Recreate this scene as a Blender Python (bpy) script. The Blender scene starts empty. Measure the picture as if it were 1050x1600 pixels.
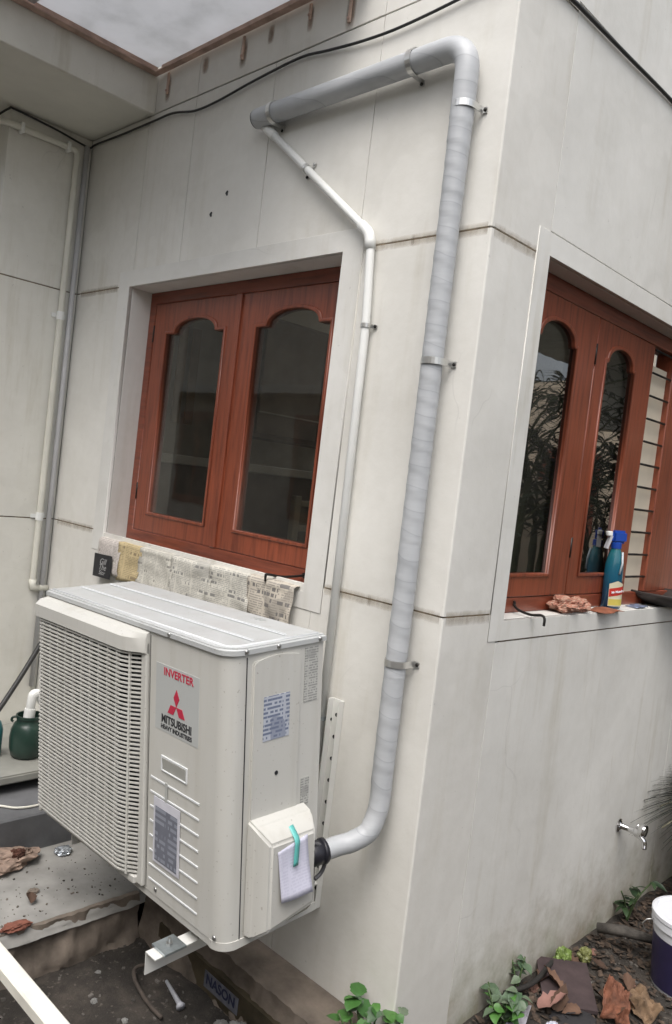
import bpy, bmesh, math, random
from mathutils import Vector, Matrix, Euler, noise as mnoise

# ---------------------------------------------------------------- camera, sky, sun, exposure
scene = bpy.context.scene
COL = scene.collection
R = math.radians

def look_axes(yaw, pitch, roll):
    F = Vector((math.sin(yaw) * math.cos(pitch), math.cos(yaw) * math.cos(pitch), math.sin(pitch)))
    Rt = Vector((math.cos(yaw), -math.sin(yaw), 0))
    U = Rt.cross(F)
    c, s = math.cos(roll), math.sin(roll)
    return c * Rt + s * U, -s * Rt + c * U, F

cam_data = bpy.data.cameras.new('camera')
cam = bpy.data.objects.new('camera', cam_data)
COL.objects.link(cam)
_r, _u, _f = look_axes(-0.76716747, -0.03921878, 0.11787437)
cam.matrix_world = Matrix(((_r.x, _u.x, -_f.x, 1.22325), (_r.y, _u.y, -_f.y, -1.72505), (_r.z, _u.z, -_f.z, 1.40837), (0, 0, 0, 1)))
cam_data.sensor_fit = 'VERTICAL'
cam_data.sensor_height = 24.0
cam_data.lens = 24.0 * 1233.0 / 1600.0
cam_data.clip_start = 0.02
cam_data.clip_end = 500
scene.camera = cam

SUN_EL, SUN_AZ = R(60), R(152)          # azimuth measured from +Y towards +X
world = bpy.data.worlds.new('World')
scene.world = world
world.use_nodes = True
wn = world.node_tree.nodes
bg = wn['Background']
sky = wn.new('ShaderNodeTexSky')
sky.sky_type = 'NISHITA'
sky.sun_disc = False
sky.sun_elevation = SUN_EL
sky.sun_rotation = SUN_AZ
sky.altitude = 100
sky.air_density = 1.0
sky.dust_density = 5.0
sky.ozone_density = 0.6
hs = wn.new('ShaderNodeHueSaturation')          # thin overcast: the blue is washed out evenly
hs.inputs['Saturation'].default_value = 0.38
world.node_tree.links.new(sky.outputs[0], hs.inputs['Color'])
world.node_tree.links.new(hs.outputs[0], bg.inputs[0])
bg.inputs[1].default_value = 0.15

sun_data = bpy.data.lights.new('sun', 'SUN')
sun_data.energy = 0.85
sun_data.angle = R(44)
sun_data.color = (1.0, 0.96, 0.915)
sun = bpy.data.objects.new('sun', sun_data)
COL.objects.link(sun)
_d = Vector((math.sin(SUN_AZ) * math.cos(SUN_EL), math.cos(SUN_AZ) * math.cos(SUN_EL), math.sin(SUN_EL)))
sun.rotation_euler = (-_d).to_track_quat('-Z', 'Y').to_euler()
sun.location = (2, -3, 6)

scene.view_settings.view_transform = 'Standard'
scene.view_settings.look = 'None'
scene.view_settings.gamma = 1.0
scene.view_settings.use_curve_mapping = False
scene.view_settings.exposure = 0.78
scene.cycles.max_bounces = 6
scene.cycles.transparent_max_bounces = 8
scene.cycles.caustics_reflective = False
scene.cycles.caustics_refractive = False

# ---------------------------------------------------------------- helpers
rnd = random.Random(7)

class MB:
    """collects shapes into one mesh"""
    def __init__(self):
        self.bm = bmesh.new()
    def box(self, x0, x1, y0, y1, z0, z1, bevel=0.0, seg=1):
        r = bmesh.ops.create_cube(self.bm, size=1.0)
        vs = r['verts']
        for v in vs:
            v.co = Vector((x0 + (v.co.x + .5) * (x1 - x0), y0 + (v.co.y + .5) * (y1 - y0), z0 + (v.co.z + .5) * (z1 - z0)))
        if bevel > 0:
            es = list({e for v in vs for e in v.link_edges})
            bmesh.ops.bevel(self.bm, geom=es, offset=bevel, segments=seg, affect='EDGES', clamp_overlap=True)
        return self
    def obox(self, c, ax, ay, az, hx, hy, hz):
        c = Vector(c); ax = Vector(ax).normalized(); ay = Vector(ay).normalized(); az = Vector(az).normalized()
        vs = []
        for sx in (-1, 1):
            for sy in (-1, 1):
                for sz in (-1, 1):
                    vs.append(self.bm.verts.new(c + ax * hx * sx + ay * hy * sy + az * hz * sz))
        for f in ((0, 1, 3, 2), (4, 6, 7, 5), (0, 4, 5, 1), (2, 3, 7, 6), (0, 2, 6, 4), (1, 5, 7, 3)):
            self.bm.faces.new([vs[i] for i in f])
        return self
    def tube(self, pts, r, n=12, caps=True, rfun=None):
        pts = [Vector(p) for p in pts]
        rings = []
        prev = None
        for i, p in enumerate(pts):
            if i == 0: t = pts[1] - pts[0]
            elif i == len(pts) - 1: t = pts[-1] - pts[-2]
            else: t = (pts[i + 1] - pts[i]).normalized() + (pts[i] - pts[i - 1]).normalized()
            t.normalize()
            if prev is None:
                a = Vector((0, 0, 1)) if abs(t.z) < .9 else Vector((1, 0, 0))
                u = t.cross(a).normalized()
            else:
                u = (prev - t * prev.dot(t))
                if u.length < 1e-6: u = t.orthogonal()
                u.normalize()
            prev = u
            w = t.cross(u)
            ring = []
            for k in range(n):
                a = 2 * math.pi * k / n
                rr = (r[i] if isinstance(r, (list, tuple)) else r)
                if rfun: rr *= rfun(i, a)
                ring.append(self.bm.verts.new(p + u * math.cos(a) * rr + w * math.sin(a) * rr))
            rings.append(ring)
        for a, b in zip(rings, rings[1:]):
            for k in range(n):
                self.bm.faces.new((a[k], a[(k + 1) % n], b[(k + 1) % n], b[k]))
        if caps:
            self.bm.faces.new(list(reversed(rings[0])))
            self.bm.faces.new(rings[-1])
        return self
    def lathe(self, c, prof, n=24, axis='Z'):
        c = Vector(c); rings = []
        for (r, h) in prof:
            ring = []
            for k in range(n):
                a = 2 * math.pi * k / n
                if axis == 'Z': d = Vector((math.cos(a) * r, math.sin(a) * r, h))
                elif axis == 'X': d = Vector((h, math.cos(a) * r, math.sin(a) * r))
                else: d = Vector((math.cos(a) * r, h, math.sin(a) * r))
                ring.append(self.bm.verts.new(c + d))
            rings.append(ring)
        for a, b in zip(rings, rings[1:]):
            for k in range(n):
                self.bm.faces.new((a[k], a[(k + 1) % n], b[(k + 1) % n], b[k]))
        self.bm.faces.new(list(reversed(rings[0]))); self.bm.faces.new(rings[-1])
        return self
    def prism(self, poly, z0, z1, axis='Z'):
        """poly in the plane across axis, extruded"""
        def m(a, b, h):
            return Vector((a, b, h)) if axis == 'Z' else (Vector((h, a, b)) if axis == 'X' else Vector((a, h, b)))
        lo = [self.bm.verts.new(m(a, b, z0)) for a, b in poly]
        hi = [self.bm.verts.new(m(a, b, z1)) for a, b in poly]
        n = len(poly)
        for k in range(n):
            self.bm.faces.new((lo[k], lo[(k + 1) % n], hi[(k + 1) % n], hi[k]))
        self.bm.faces.new(list(reversed(lo))); self.bm.faces.new(hi)
        return self
    def grid(self, fn, nu, nv):
        g = [[self.bm.verts.new(fn(i / nu, j / nv)) for j in range(nv + 1)] for i in range(nu + 1)]
        for i in range(nu):
            for j in range(nv):
                self.bm.faces.new((g[i][j], g[i + 1][j], g[i + 1][j + 1], g[i][j + 1]))
        return self
    def build(self, name, mat, parent=None, smooth=False, angle=None):
        bmesh.ops.recalc_face_normals(self.bm, faces=self.bm.faces)
        me = bpy.data.meshes.new(name)
        self.bm.to_mesh(me); self.bm.free()
        if smooth or angle:
            for p in me.polygons: p.use_smooth = True
            if angle: me.set_sharp_from_angle(angle=R(angle))
        return link(name, me, mat, parent)

def link(name, me, mat, parent=None):
    o = bpy.data.objects.new(name, me)
    COL.objects.link(o)
    if mat is not None:
        me.materials.clear(); me.materials.append(mat)
    if parent is not None: o.parent = parent
    return o

def empty(name, loc=(0, 0, 0), rot=(0, 0, 0)):
    o = bpy.data.objects.new(name, None)
    o.empty_display_size = .05
    o.location = loc; o.rotation_euler = rot
    COL.objects.link(o)
    return o

def tag(o, label=None, cat=None, group=None, kind=None):
    if label: o['label'] = label
    if cat: o['category'] = cat
    if group: o['group'] = group
    if kind: o['kind'] = kind
    return o

def box(name, mat, parent, *a, bevel=0.0, seg=1):
    return MB().box(*a, bevel=bevel, seg=seg).build(name, mat, parent)

def rounded(pts, rad, n=6):
    """polyline with rounded inner corners"""
    pts = [Vector(p) for p in pts]
    out = [pts[0]]
    for i in range(1, len(pts) - 1):
        a, b, c = pts[i - 1], pts[i], pts[i + 1]
        d1 = (a - b); d2 = (c - b)
        r = min(rad, d1.length * .49, d2.length * .49)
        p1 = b + d1.normalized() * r; p2 = b + d2.normalized() * r
        for k in range(n + 1):
            t = k / n
            out.append(p1 * (1 - t) ** 2 + b * 2 * t * (1 - t) + p2 * t * t)
    out.append(pts[-1])
    return out

def resample(pts, step):
    pts = [Vector(p) for p in pts]
    out = [pts[0]]; acc = 0
    for a, b in zip(pts, pts[1:]):
        L = (b - a).length
        if L < 1e-9: continue
        s = step - acc
        while s < L:
            out.append(a + (b - a) * (s / L)); s += step
        acc = L - (s - step)
    out.append(pts[-1])
    return out

def smoothpath(pts, per=8):
    pts = [Vector(p) for p in pts]
    P = [pts[0] * 2 - pts[1]] + pts + [pts[-1] * 2 - pts[-2]]
    out = []
    for i in range(1, len(P) - 2):
        p0, p1, p2, p3 = P[i - 1:i + 3]
        for k in range(per):
            t = k / per
            out.append(.5 * ((2 * p1) + (p2 - p0) * t + (2 * p0 - 5 * p1 + 4 * p2 - p3) * t * t + (3 * p1 - p0 - 3 * p2 + p3) * t ** 3))
    out.append(pts[-1])
    return out

def text_mesh(body, size, extrude=0.0003, align='CENTER', sx=1.0, bold=0.0, shear=0.0):
    cu = bpy.data.curves.new('lettering', 'FONT')
    cu.body = body; cu.size = size; cu.extrude = extrude; cu.align_x = align; cu.align_y = 'CENTER'
    cu.offset = bold; cu.shear = shear
    o = bpy.data.objects.new('lettering', cu)
    COL.objects.link(o)
    bpy.context.view_layer.update()
    dg = bpy.context.evaluated_depsgraph_get()
    me = bpy.data.meshes.new_from_object(o.evaluated_get(dg))
    bpy.data.objects.remove(o)
    if sx != 1.0:
        me.transform(Matrix.Diagonal((sx, 1, 1, 1)))
    return me

def fill_mesh(loops, extrude, bevel=0.0, res=2):
    """2D outline with holes -> thick mesh (in its XY plane)"""
    cu = bpy.data.curves.new('outline', 'CURVE')
    cu.dimensions = '2D'; cu.fill_mode = 'BOTH'; cu.extrude = extrude; cu.bevel_depth = bevel; cu.bevel_resolution = res
    cu.offset = -bevel
    for lp in loops:
        sp = cu.splines.new('POLY')
        sp.points.add(len(lp) - 1)
        for q, (x, y) in zip(sp.points, lp): q.co = (x, y, 0, 1)
        sp.use_cyclic_u = True
    o = bpy.data.objects.new('outline', cu)
    COL.objects.link(o)
    bpy.context.view_layer.update()
    dg = bpy.context.evaluated_depsgraph_get()
    me = bpy.data.meshes.new_from_object(o.evaluated_get(dg))
    bpy.data.objects.remove(o)
    return me

# ---------------------------------------------------------------- materials
def nodes_of(name):
    m = bpy.data.materials.new(name); m.use_nodes = True
    nt = m.node_tree
    return m, nt, nt.nodes['Principled BSDF']

def N(nt, t, **kw):
    n = nt.nodes.new(t)
    for k, v in kw.items(): setattr(n, k, v)
    return n

def coords(nt, kind='Object', scale=(1, 1, 1)):
    tc = N(nt, 'ShaderNodeTexCoord'); mp = N(nt, 'ShaderNodeMapping')
    mp.inputs['Scale'].default_value = scale
    if kind == 'World':
        g = N(nt, 'ShaderNodeNewGeometry'); nt.links.new(g.outputs['Position'], mp.inputs[0])
    else:
        nt.links.new(tc.outputs[kind], mp.inputs[0])
    return mp.outputs[0]

def noise_n(nt, vec, scale, detail=4, rough=.55):
    n = N(nt, 'ShaderNodeTexNoise'); n.inputs['Scale'].default_value = scale
    n.inputs['Detail'].default_value = detail; n.inputs['Roughness'].default_value = rough
    nt.links.new(vec, n.inputs['Vector'])
    return n.outputs['Fac']

def ramp(nt, fac, stops):
    r = N(nt, 'ShaderNodeValToRGB')
    el = r.color_ramp.elements
    while len(el) < len(stops): el.new(.5)
    for e, (p, c) in zip(el, stops):
        e.position = p
        e.color = (c, c, c, 1) if isinstance(c, (int, float)) else (*c, 1)
    nt.links.new(fac, r.inputs[0])
    return r.outputs[0]

def mixc(nt, fac, a, b, mode='MIX'):
    m = N(nt, 'ShaderNodeMix', data_type='RGBA', blend_type=mode)
    for sock, v in ((m.inputs[0], fac), (m.inputs[6], a), (m.inputs[7], b)):
        if isinstance(v, (int, float)): sock.default_value = v
        elif isinstance(v, tuple): sock.default_value = (*v, 1)
        else: nt.links.new(v, sock)
    return m.outputs[2]

def bump(nt, bsdf, height, strength=.3, dist=.01):
    b = N(nt, 'ShaderNodeBump'); b.inputs['Strength'].default_value = strength; b.inputs['Distance'].default_value = dist
    nt.links.new(height, b.inputs['Height']); nt.links.new(b.outputs[0], bsdf.inputs['Normal'])

def simple(name, col, rough=.5, metal=0.0, var=.12, scale=8.0, bmp=0.0, spec=.5, kind='Object'):
    m, nt, b = nodes_of(name)
    v = coords(nt, kind)
    f = noise_n(nt, v, scale, 5)
    lo = tuple(c * (1 - var) for c in col); hi = tuple(min(1, c * (1 + var)) for c in col)
    c = ramp(nt, f, [(.3, lo), (.7, hi)])
    nt.links.new(c, b.inputs['Base Color'])
    b.inputs['Roughness'].default_value = rough; b.inputs['Metallic'].default_value = metal
    b.inputs['Specular IOR Level'].default_value = spec
    if bmp > 0: bump(nt, b, noise_n(nt, v, scale * 6, 4), bmp, .004)
    return m

def painted_wall(name, col, dirt=.5, seed=0.0, splash=False):
    """old off white painted cement board: blotches, vertical weather streaks, small marks"""
    m, nt, b = nodes_of(name)
    w = coords(nt, 'World')
    off = N(nt, 'ShaderNodeVectorMath', operation='ADD'); off.inputs[1].default_value = (seed, seed * .7, seed * .3)
    nt.links.new(w, off.inputs[0]); w = off.outputs[0]
    st = N(nt, 'ShaderNodeMapping'); st.inputs['Scale'].default_value = (6, 6, .6); nt.links.new(w, st.inputs[0])
    streak = noise_n(nt, st.outputs[0], 2.6, 4, .6)
    blot = noise_n(nt, w, 1.7, 4, .6)
    fine = noise_n(nt, w, 26, 3, .6)
    c1 = ramp(nt, blot, [(.3, tuple(c * k for c, k in zip(col, (.865, .86, .85)))), (.72, tuple(min(1, c * 1.03) for c in col))])
    gate = ramp(nt, noise_n(nt, w, 1.1, 3), [(.42, 0.0), (.66, 1.0)])
    s1 = ramp(nt, streak, [(.52, 0.0), (.74, 1.0)])
    mul = N(nt, 'ShaderNodeMath', operation='MULTIPLY'); nt.links.new(s1, mul.inputs[0]); nt.links.new(gate, mul.inputs[1])
    mul2 = N(nt, 'ShaderNodeMath', operation='MULTIPLY'); nt.links.new(mul.outputs[0], mul2.inputs[0]); mul2.inputs[1].default_value = dirt
    c2 = mixc(nt, mul2.outputs[0], c1, tuple(c * k for c, k in zip(col, (.62, .58, .48))))
    pt = ramp(nt, noise_n(nt, w, 3.3, 2), [(.55, 0.0), (.57, .5)])
    c2 = mixc(nt, pt, c2, mixc(nt, .5, c2, tuple(min(1, c * 1.05) for c in col)))
    vo = N(nt, 'ShaderNodeTexVoronoi', feature='DISTANCE_TO_EDGE'); vo.inputs['Scale'].default_value = 1.6
    wob = N(nt, 'ShaderNodeMix', data_type='VECTOR'); wob.inputs[0].default_value = .12
    nz = N(nt, 'ShaderNodeTexNoise'); nz.inputs['Scale'].default_value = 5.0; nt.links.new(w, nz.inputs['Vector'])
    nt.links.new(w, wob.inputs[4]); nt.links.new(nz.outputs['Color'], wob.inputs[5]); nt.links.new(wob.outputs[1], vo.inputs['Vector'])
    ck = ramp(nt, vo.outputs['Distance'], [(.0010, .30), (.003, 0.0)])
    ckm = N(nt, 'ShaderNodeMath', operation='MULTIPLY'); nt.links.new(ck, ckm.inputs[0]); nt.links.new(ramp(nt, noise_n(nt, w, 2.1, 2), [(.56, 0.0), (.64, .7)]), ckm.inputs[1])
    c2 = mixc(nt, ckm.outputs[0], c2, tuple(c * .5 for c in col))
    sp = ramp(nt, noise_n(nt, w, 60, 2), [(.72, 0.0), (.77, .4)])
    c3 = mixc(nt, sp, c2, tuple(c * .55 for c in col))
    if splash:      # mud splashed and moss stains along the foot of the wall, ragged upper edge
        sz = N(nt, 'ShaderNodeSeparateXYZ'); nt.links.new(coords(nt, 'World'), sz.inputs[0])
        ad = N(nt, 'ShaderNodeMath', operation='MULTIPLY_ADD'); nt.links.new(noise_n(nt, w, 9, 5, .7), ad.inputs[0]); ad.inputs[1].default_value = .55
        nt.links.new(sz.outputs['Z'], ad.inputs[2])
        ms = ramp(nt, ad.outputs[0], [(.06, .80), (.17, .45), (.38, 0.0)])
        c3 = mixc(nt, ms, c3, ramp(nt, noise_n(nt, w, 5, 4), [(.35, (.30, .25, .18)), (.65, (.25, .26, .17))]))
    c4 = mixc(nt, .10, c3, fine, 'OVERLAY')
    nt.links.new(c4, b.inputs['Base Color'])
    b.inputs['Roughness'].default_value = .75
    b.inputs['Specular IOR Level'].default_value = .15
    wv = N(nt, 'ShaderNodeMath', operation='MULTIPLY_ADD'); nt.links.new(noise_n(nt, w, 5.5, 2), wv.inputs[0]); wv.inputs[1].default_value = 3.0; nt.links.new(fine, wv.inputs[2])
    bump(nt, b, wv.outputs[0], .16, .005)
    return m

def wood(name, base, dark, axis_scale=(22, 22, 1.6), rough=.32):
    m, nt, b = nodes_of(name)
    v = coords(nt, 'World', axis_scale)
    f = noise_n(nt, v, 3.0, 6, .6)
    f2 = noise_n(nt, coords(nt, 'World'), 3.5, 4)
    c = ramp(nt, f, [(.28, dark), (.5, base), (.75, tuple(min(1, c * 1.25) for c in base))])
    c = mixc(nt, .35, c, ramp(nt, f2, [(.3, .35), (.7, .65)]), 'OVERLAY')
    nt.links.new(c, b.inputs['Base Color'])
    b.inputs['Roughness'].default_value = rough
    b.inputs['Coat Weight'].default_value = .35; b.inputs['Coat Roughness'].default_value = .18
    bump(nt, b, f, .12, .002)
    return m

def glass_pane(name, tint=(.78, .79, .77), base=0.0, gain=1.15, dust=.014):
    m, nt, b = nodes_of(name)
    nt.nodes.remove(b)
    out = nt.nodes['Material Output']
    tr = N(nt, 'ShaderNodeBsdfTransparent'); tr.inputs[0].default_value = (*tint, 1)
    gl = N(nt, 'ShaderNodeBsdfGlossy'); gl.inputs['Roughness'].default_value = .015; gl.inputs[0].default_value = (1, 1, 1, 1)
    wv = coords(nt, 'World')
    bp = N(nt, 'ShaderNodeBump'); bp.inputs['Strength'].default_value = .025; bp.inputs['Distance'].default_value = .02
    nt.links.new(noise_n(nt, wv, 5, 2), bp.inputs['Height']); nt.links.new(bp.outputs[0], gl.inputs['Normal'])
    ge = N(nt, 'ShaderNodeNewGeometry'); dt = N(nt, 'ShaderNodeVectorMath', operation='DOT_PRODUCT')
    nt.links.new(ge.outputs['Incoming'], dt.inputs[0]); nt.links.new(ge.outputs['Normal'], dt.inputs[1])
    ab = N(nt, 'ShaderNodeMath', operation='ABSOLUTE'); nt.links.new(dt.outputs['Value'], ab.inputs[0])
    om = N(nt, 'ShaderNodeMath', operation='SUBTRACT'); om.inputs[0].default_value = 1.0; nt.links.new(ab.outputs[0], om.inputs[1])
    p5 = N(nt, 'ShaderNodeMath', operation='POWER'); nt.links.new(om.outputs[0], p5.inputs[0]); p5.inputs[1].default_value = 5.0
    fr = N(nt, 'ShaderNodeMath', operation='MULTIPLY_ADD'); nt.links.new(p5.outputs[0], fr.inputs[0]); fr.inputs[1].default_value = .96; fr.inputs[2].default_value = .04
    k = N(nt, 'ShaderNodeMath', operation='MULTIPLY_ADD'); k.inputs[1].default_value = gain; k.inputs[2].default_value = base; k.use_clamp = True
    nt.links.new(fr.outputs[0], k.inputs[0])
    du = N(nt, 'ShaderNodeBsdfDiffuse'); du.inputs[0].default_value = (.5, .47, .42, 1)      # thin dust film added as a haze to lift the dark panes
    dm = N(nt, 'ShaderNodeMixShader'); nt.links.new(ramp(nt, noise_n(nt, wv, 9, 4), [(.3, dust * .5), (.7, dust)]), dm.inputs[0])
    nt.links.new(tr.outputs[0], dm.inputs[1]); nt.links.new(du.outputs[0], dm.inputs[2])
    mx = N(nt, 'ShaderNodeMixShader')
    nt.links.new(k.outputs[0], mx.inputs[0]); nt.links.new(dm.outputs[0], mx.inputs[1]); nt.links.new(gl.outputs[0], mx.inputs[2])
    nt.links.new(mx.outputs[0], out.inputs[0])
    return m

def printed(name, paper, ink, row=120, amount=.75, cols=9.0, kind='Object', axes='XZ', head=0.0):
    """paper with rows of small print: broken dark dashes in columns"""
    m, nt, b = nodes_of(name)
    v = coords(nt, kind)
    sx = N(nt, 'ShaderNodeSeparateXYZ'); nt.links.new(v, sx.inputs[0])
    a = sx.outputs[axes[0]]; z = sx.outputs[axes[1]]
    def math2(op, p, q):
        n = N(nt, 'ShaderNodeMath', operation=op)
        for i, t in enumerate((p, q)):
            if isinstance(t, (int, float)): n.inputs[i].default_value = t
            elif t is not None: nt.links.new(t, n.inputs[i])
        return n.outputs[0]
    rowf = math2('FRACT', math2('MULTIPLY', z, row), 0)
    rowid = math2('FLOOR', math2('MULTIPLY', z, row), 0)
    inrow = math2('GREATER_THAN', rowf, .45)
    cx = N(nt, 'ShaderNodeCombineXYZ')
    nt.links.new(math2('MULTIPLY', a, row * .9), cx.inputs[0]); nt.links.new(math2('MULTIPLY', rowid, 7.3), cx.inputs[1])
    words = math2('GREATER_THAN', noise_n(nt, cx.outputs[0], 1.0, 1), .43)
    colf = math2('FRACT', math2('MULTIPLY', a, cols), 0)
    incol = math2('GREATER_THAN', colf, .09)
    f = math2('MULTIPLY', math2('MULTIPLY', inrow, words), math2('MULTIPLY', incol, amount))
    if head:        # scattered headlines and grey picture blocks
        hrow = math2('MULTIPLY', z, row * .42)
        hin = math2('GREATER_THAN', math2('FRACT', hrow, 0), .35)
        hid = math2('FLOOR', hrow, 0)
        hx = N(nt, 'ShaderNodeCombineXYZ'); nt.links.new(math2('MULTIPLY', a, row * .55), hx.inputs[0]); nt.links.new(math2('MULTIPLY', hid, 5.1), hx.inputs[1])
        hw = math2('GREATER_THAN', noise_n(nt, hx.outputs[0], 1.0, 1), .47)
        hg = N(nt, 'ShaderNodeCombineXYZ'); nt.links.new(math2('MULTIPLY', a, cols * 1.1), hg.inputs[0]); nt.links.new(math2('MULTIPLY', hid, 3.7), hg.inputs[1])
        gate = math2('GREATER_THAN', noise_n(nt, hg.outputs[0], 1.0, 0), 1.0 - head)
        f = math2('MULTIPLY', f, math2('SUBTRACT', 1.0, gate))
        f = math2('MAXIMUM', f, math2('MULTIPLY', math2('MULTIPLY', hin, hw), math2('MULTIPLY', gate, .78)))
    blk = math2('GREATER_THAN', noise_n(nt, v, cols * .8, 0), .66)
    f = math2('MAXIMUM', f, math2('MULTIPLY', blk, amount * .6))
    pap = ramp(nt, noise_n(nt, v, 14, 4), [(.3, tuple(c * .85 for c in paper)), (.7, paper)])
    nt.links.new(mixc(nt, f, pap, ink), b.inputs['Base Color'])
    b.inputs['Roughness'].default_value = .8
    return m

def dusty(name, col, rough, flat=False):
    """sprayed sheet metal with faint rain marks and settled dust"""
    m, nt, b = nodes_of(name)
    v = coords(nt, 'Object')
    st = N(nt, 'ShaderNodeMapping'); st.inputs['Scale'].default_value = (14, 14, 14 if flat else 1.1); nt.links.new(v, st.inputs[0])
    s1 = ramp(nt, noise_n(nt, st.outputs[0], 1.6, 4, .6), [(.50, 0.0), (.78, .34)])
    s2 = ramp(nt, noise_n(nt, v, 4.5, 4, .6), [(.45, 0.0), (.75, .28)])
    c = mixc(nt, s1, col, tuple(x * k for x, k in zip(col, (.72, .69, .62))))
    c = mixc(nt, s2, c, tuple(x * k for x, k in zip(col, (.86, .84, .80))))
    sp = ramp(nt, noise_n(nt, v, 130, 1), [(.72, 0.0), (.76, .45)])
    c = mixc(nt, sp, c, (.22, .19, .15))
    nt.links.new(c, b.inputs['Base Color'])
    nt.links.new(ramp(nt, noise_n(nt, v, 7, 3), [(.3, rough * .8), (.7, rough * 1.35)]), b.inputs['Roughness'])
    bump(nt, b, noise_n(nt, v, 20, 3), .05, .003)
    return m

def stain(name, col, density=1.0, band=False):
    """see-through film: ragged drip stain, alpha from stretched noise"""
    m, nt, b = nodes_of(name)
    out = nt.nodes['Material Output']
    w = coords(nt, 'World', (40, 40, 5)); f = noise_n(nt, w, 1.0, 4, .65)
    g = noise_n(nt, coords(nt, 'World'), 30, 4)
    uv = coords(nt, 'Generated'); sx = N(nt, 'ShaderNodeSeparateXYZ'); nt.links.new(uv, sx.inputs[0])
    def mth(op, p, q):
        n = N(nt, 'ShaderNodeMath', operation=op)
        for i, t in enumerate((p, q)):
            if isinstance(t, (int, float)): n.inputs[i].default_value = t
            else: nt.links.new(t, n.inputs[i])
        return n.outputs[0]
    edge = mth('ADD', 0.55, 0.0) if band else mth('MULTIPLY', mth('MULTIPLY', sx.outputs['X'], mth('SUBTRACT', 1.0, sx.outputs['X'])), 4.0)
    zz = mth('MULTIPLY', mth('MULTIPLY', sx.outputs['Z'], mth('SUBTRACT', 1.0, sx.outputs['Z'])), 4.0)
    a = mth('MULTIPLY', mth('MULTIPLY', edge, zz), mth('ADD', f, g))
    a = ramp(nt, a, [(.20, 0.0), (1.0, density)])
    nt.links.new(ramp(nt, g, [(.3, tuple(x * .7 for x in col)), (.7, col)]), b.inputs['Base Color']); b.inputs['Roughness'].default_value = .9
    tr = N(nt, 'ShaderNodeBsdfTransparent'); mx = N(nt, 'ShaderNodeMixShader')
    nt.links.new(a, mx.inputs[0]); nt.links.new(tr.outputs[0], mx.inputs[1]); nt.links.new(b.outputs[0], mx.inputs[2]); nt.links.new(mx.outputs[0], out.inputs[0])
    return m

M = {}
M['wall'] = painted_wall('wall_paint', (.715, .705, .665), .6)
M['wall_b'] = painted_wall('wall_paint_side', (.71, .705, .67), .60, 3.1, True)
M['wall_c'] = painted_wall('wall_paint_return', (.73, .72, .665), .5, 6.2)
M['trim'] = painted_wall('trim_paint', (.71, .705, .675), .5, 9.7)
M['soffit'] = simple('soffit_plaster', (.70, .69, .62), .8, var=.10, scale=3, kind='World')
M['joint'] = simple('joint_dirt', (.21, .165, .12), .9, var=.5, scale=30, kind='World')
M['core'] = simple('core_plaster', (.42, .41, .37), .85, kind='World')
M['wood'] = wood('varnished_wood', (.225, .056, .026), (.115, .027, .014), rough=.4)
M['wood_h'] = wood('varnished_wood_rail', (.195, .047, .023), (.10, .023, .012), (1.6, 1.6, 22), .4)
M['glass'] = glass_pane('window_glass')
M['glass_b'] = glass_pane('tinted_mirror_glass', (.22, .23, .23), .07, 1.5, .010)
M['steel_black'] = simple('dark_iron', (.03, .028, .026), .45, .6)
M['cream'] = simple('cream_wall', (.62, .55, .44), .8, var=.06, kind='World')
M['rust'] = simple('rusty_primer', (.43, .30, .245), .75, var=.3, scale=14, bmp=.2, kind='World')
M['ac'] = dusty('unit_paint', (.56, .555, .52), .42)
M['ac_top'] = dusty('unit_top_paint', (.48, .495, .495), .38, True)
M['ac_rib'] = simple('unit_rib_paint', (.68, .70, .71), .35, var=.03)
M['dark'] = simple('dark_cavity', (.014, .015, .018), .6)
M['coil'] = simple('condenser_fins', (.045, .046, .05), .45, .5, var=.3, scale=40)
M['fan'] = simple('fan_plastic', (.10, .10, .11), .5)
M['screw'] = simple('zinc_screw', (.45, .45, .44), .3, .9)
M['zinc'] = simple('galvanised_steel', (.48, .53, .55), .35, .85, var=.25, scale=25)
M['bracket'] = simple('bracket_enamel', (.70, .70, .67), .4, var=.06)
M['red'] = simple('emblem_red', (.50, .015, .055), .4, var=.05)
M['ink'] = simple('black_print', (.02, .02, .024), .5, var=.05)
M['badge'] = simple('badge_film', (.47, .485, .475), .35, var=.03)
M['pvc'] = simple('white_pvc', (.78, .79, .77), .33, var=.04)
M['pvc_old'] = simple('aged_pvc', (.66, .65, .58), .45, var=.08)
M['pvc_grey'] = simple('grey_conduit', (.50, .50, .51), .5, var=.08)
M['clamp'] = simple('clamp_steel', (.62, .62, .60), .3, .8, var=.15)
M['black_tape'] = simple('black_tape', (.016, .016, .022), .4, bmp=.3)
M['cable'] = simple('black_cable', (.022, .022, .022), .5)
M['concrete'] = simple('grey_concrete', (.27, .265, .25), .85, var=.35, scale=5, bmp=.3, kind='World')
M['concrete_b'] = simple('brown_concrete', (.175, .145, .118), .9, var=.45, scale=9, bmp=.6, kind='World')
M['concrete_d'] = simple('wet_grey_concrete', (.115, .118, .125), .7, var=.3, scale=6, bmp=.25, kind='World')
M['paper_w'] = simple('white_paper', (.80, .80, .84), .6, var=.03)
M['teal'] = simple('teal_tape', (.12, .46, .43), .35, var=.06)
M['white_paint'] = simple('white_painted_steel', (.78, .76, .68), .45, var=.10, scale=12)
M['chrome'] = simple('chrome', (.75, .75, .75), .12, 1.0, var=.06)

# ---------------------------------------------------------------- ground
def hills(x, y):
    return mnoise.noise(Vector((x * 2.3, y * 2.3, .3))) * .02 + mnoise.noise(Vector((x * 9, y * 9, 4.1))) * .012 + mnoise.noise(Vector((x * 27, y * 27, 1.7))) * .005

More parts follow.
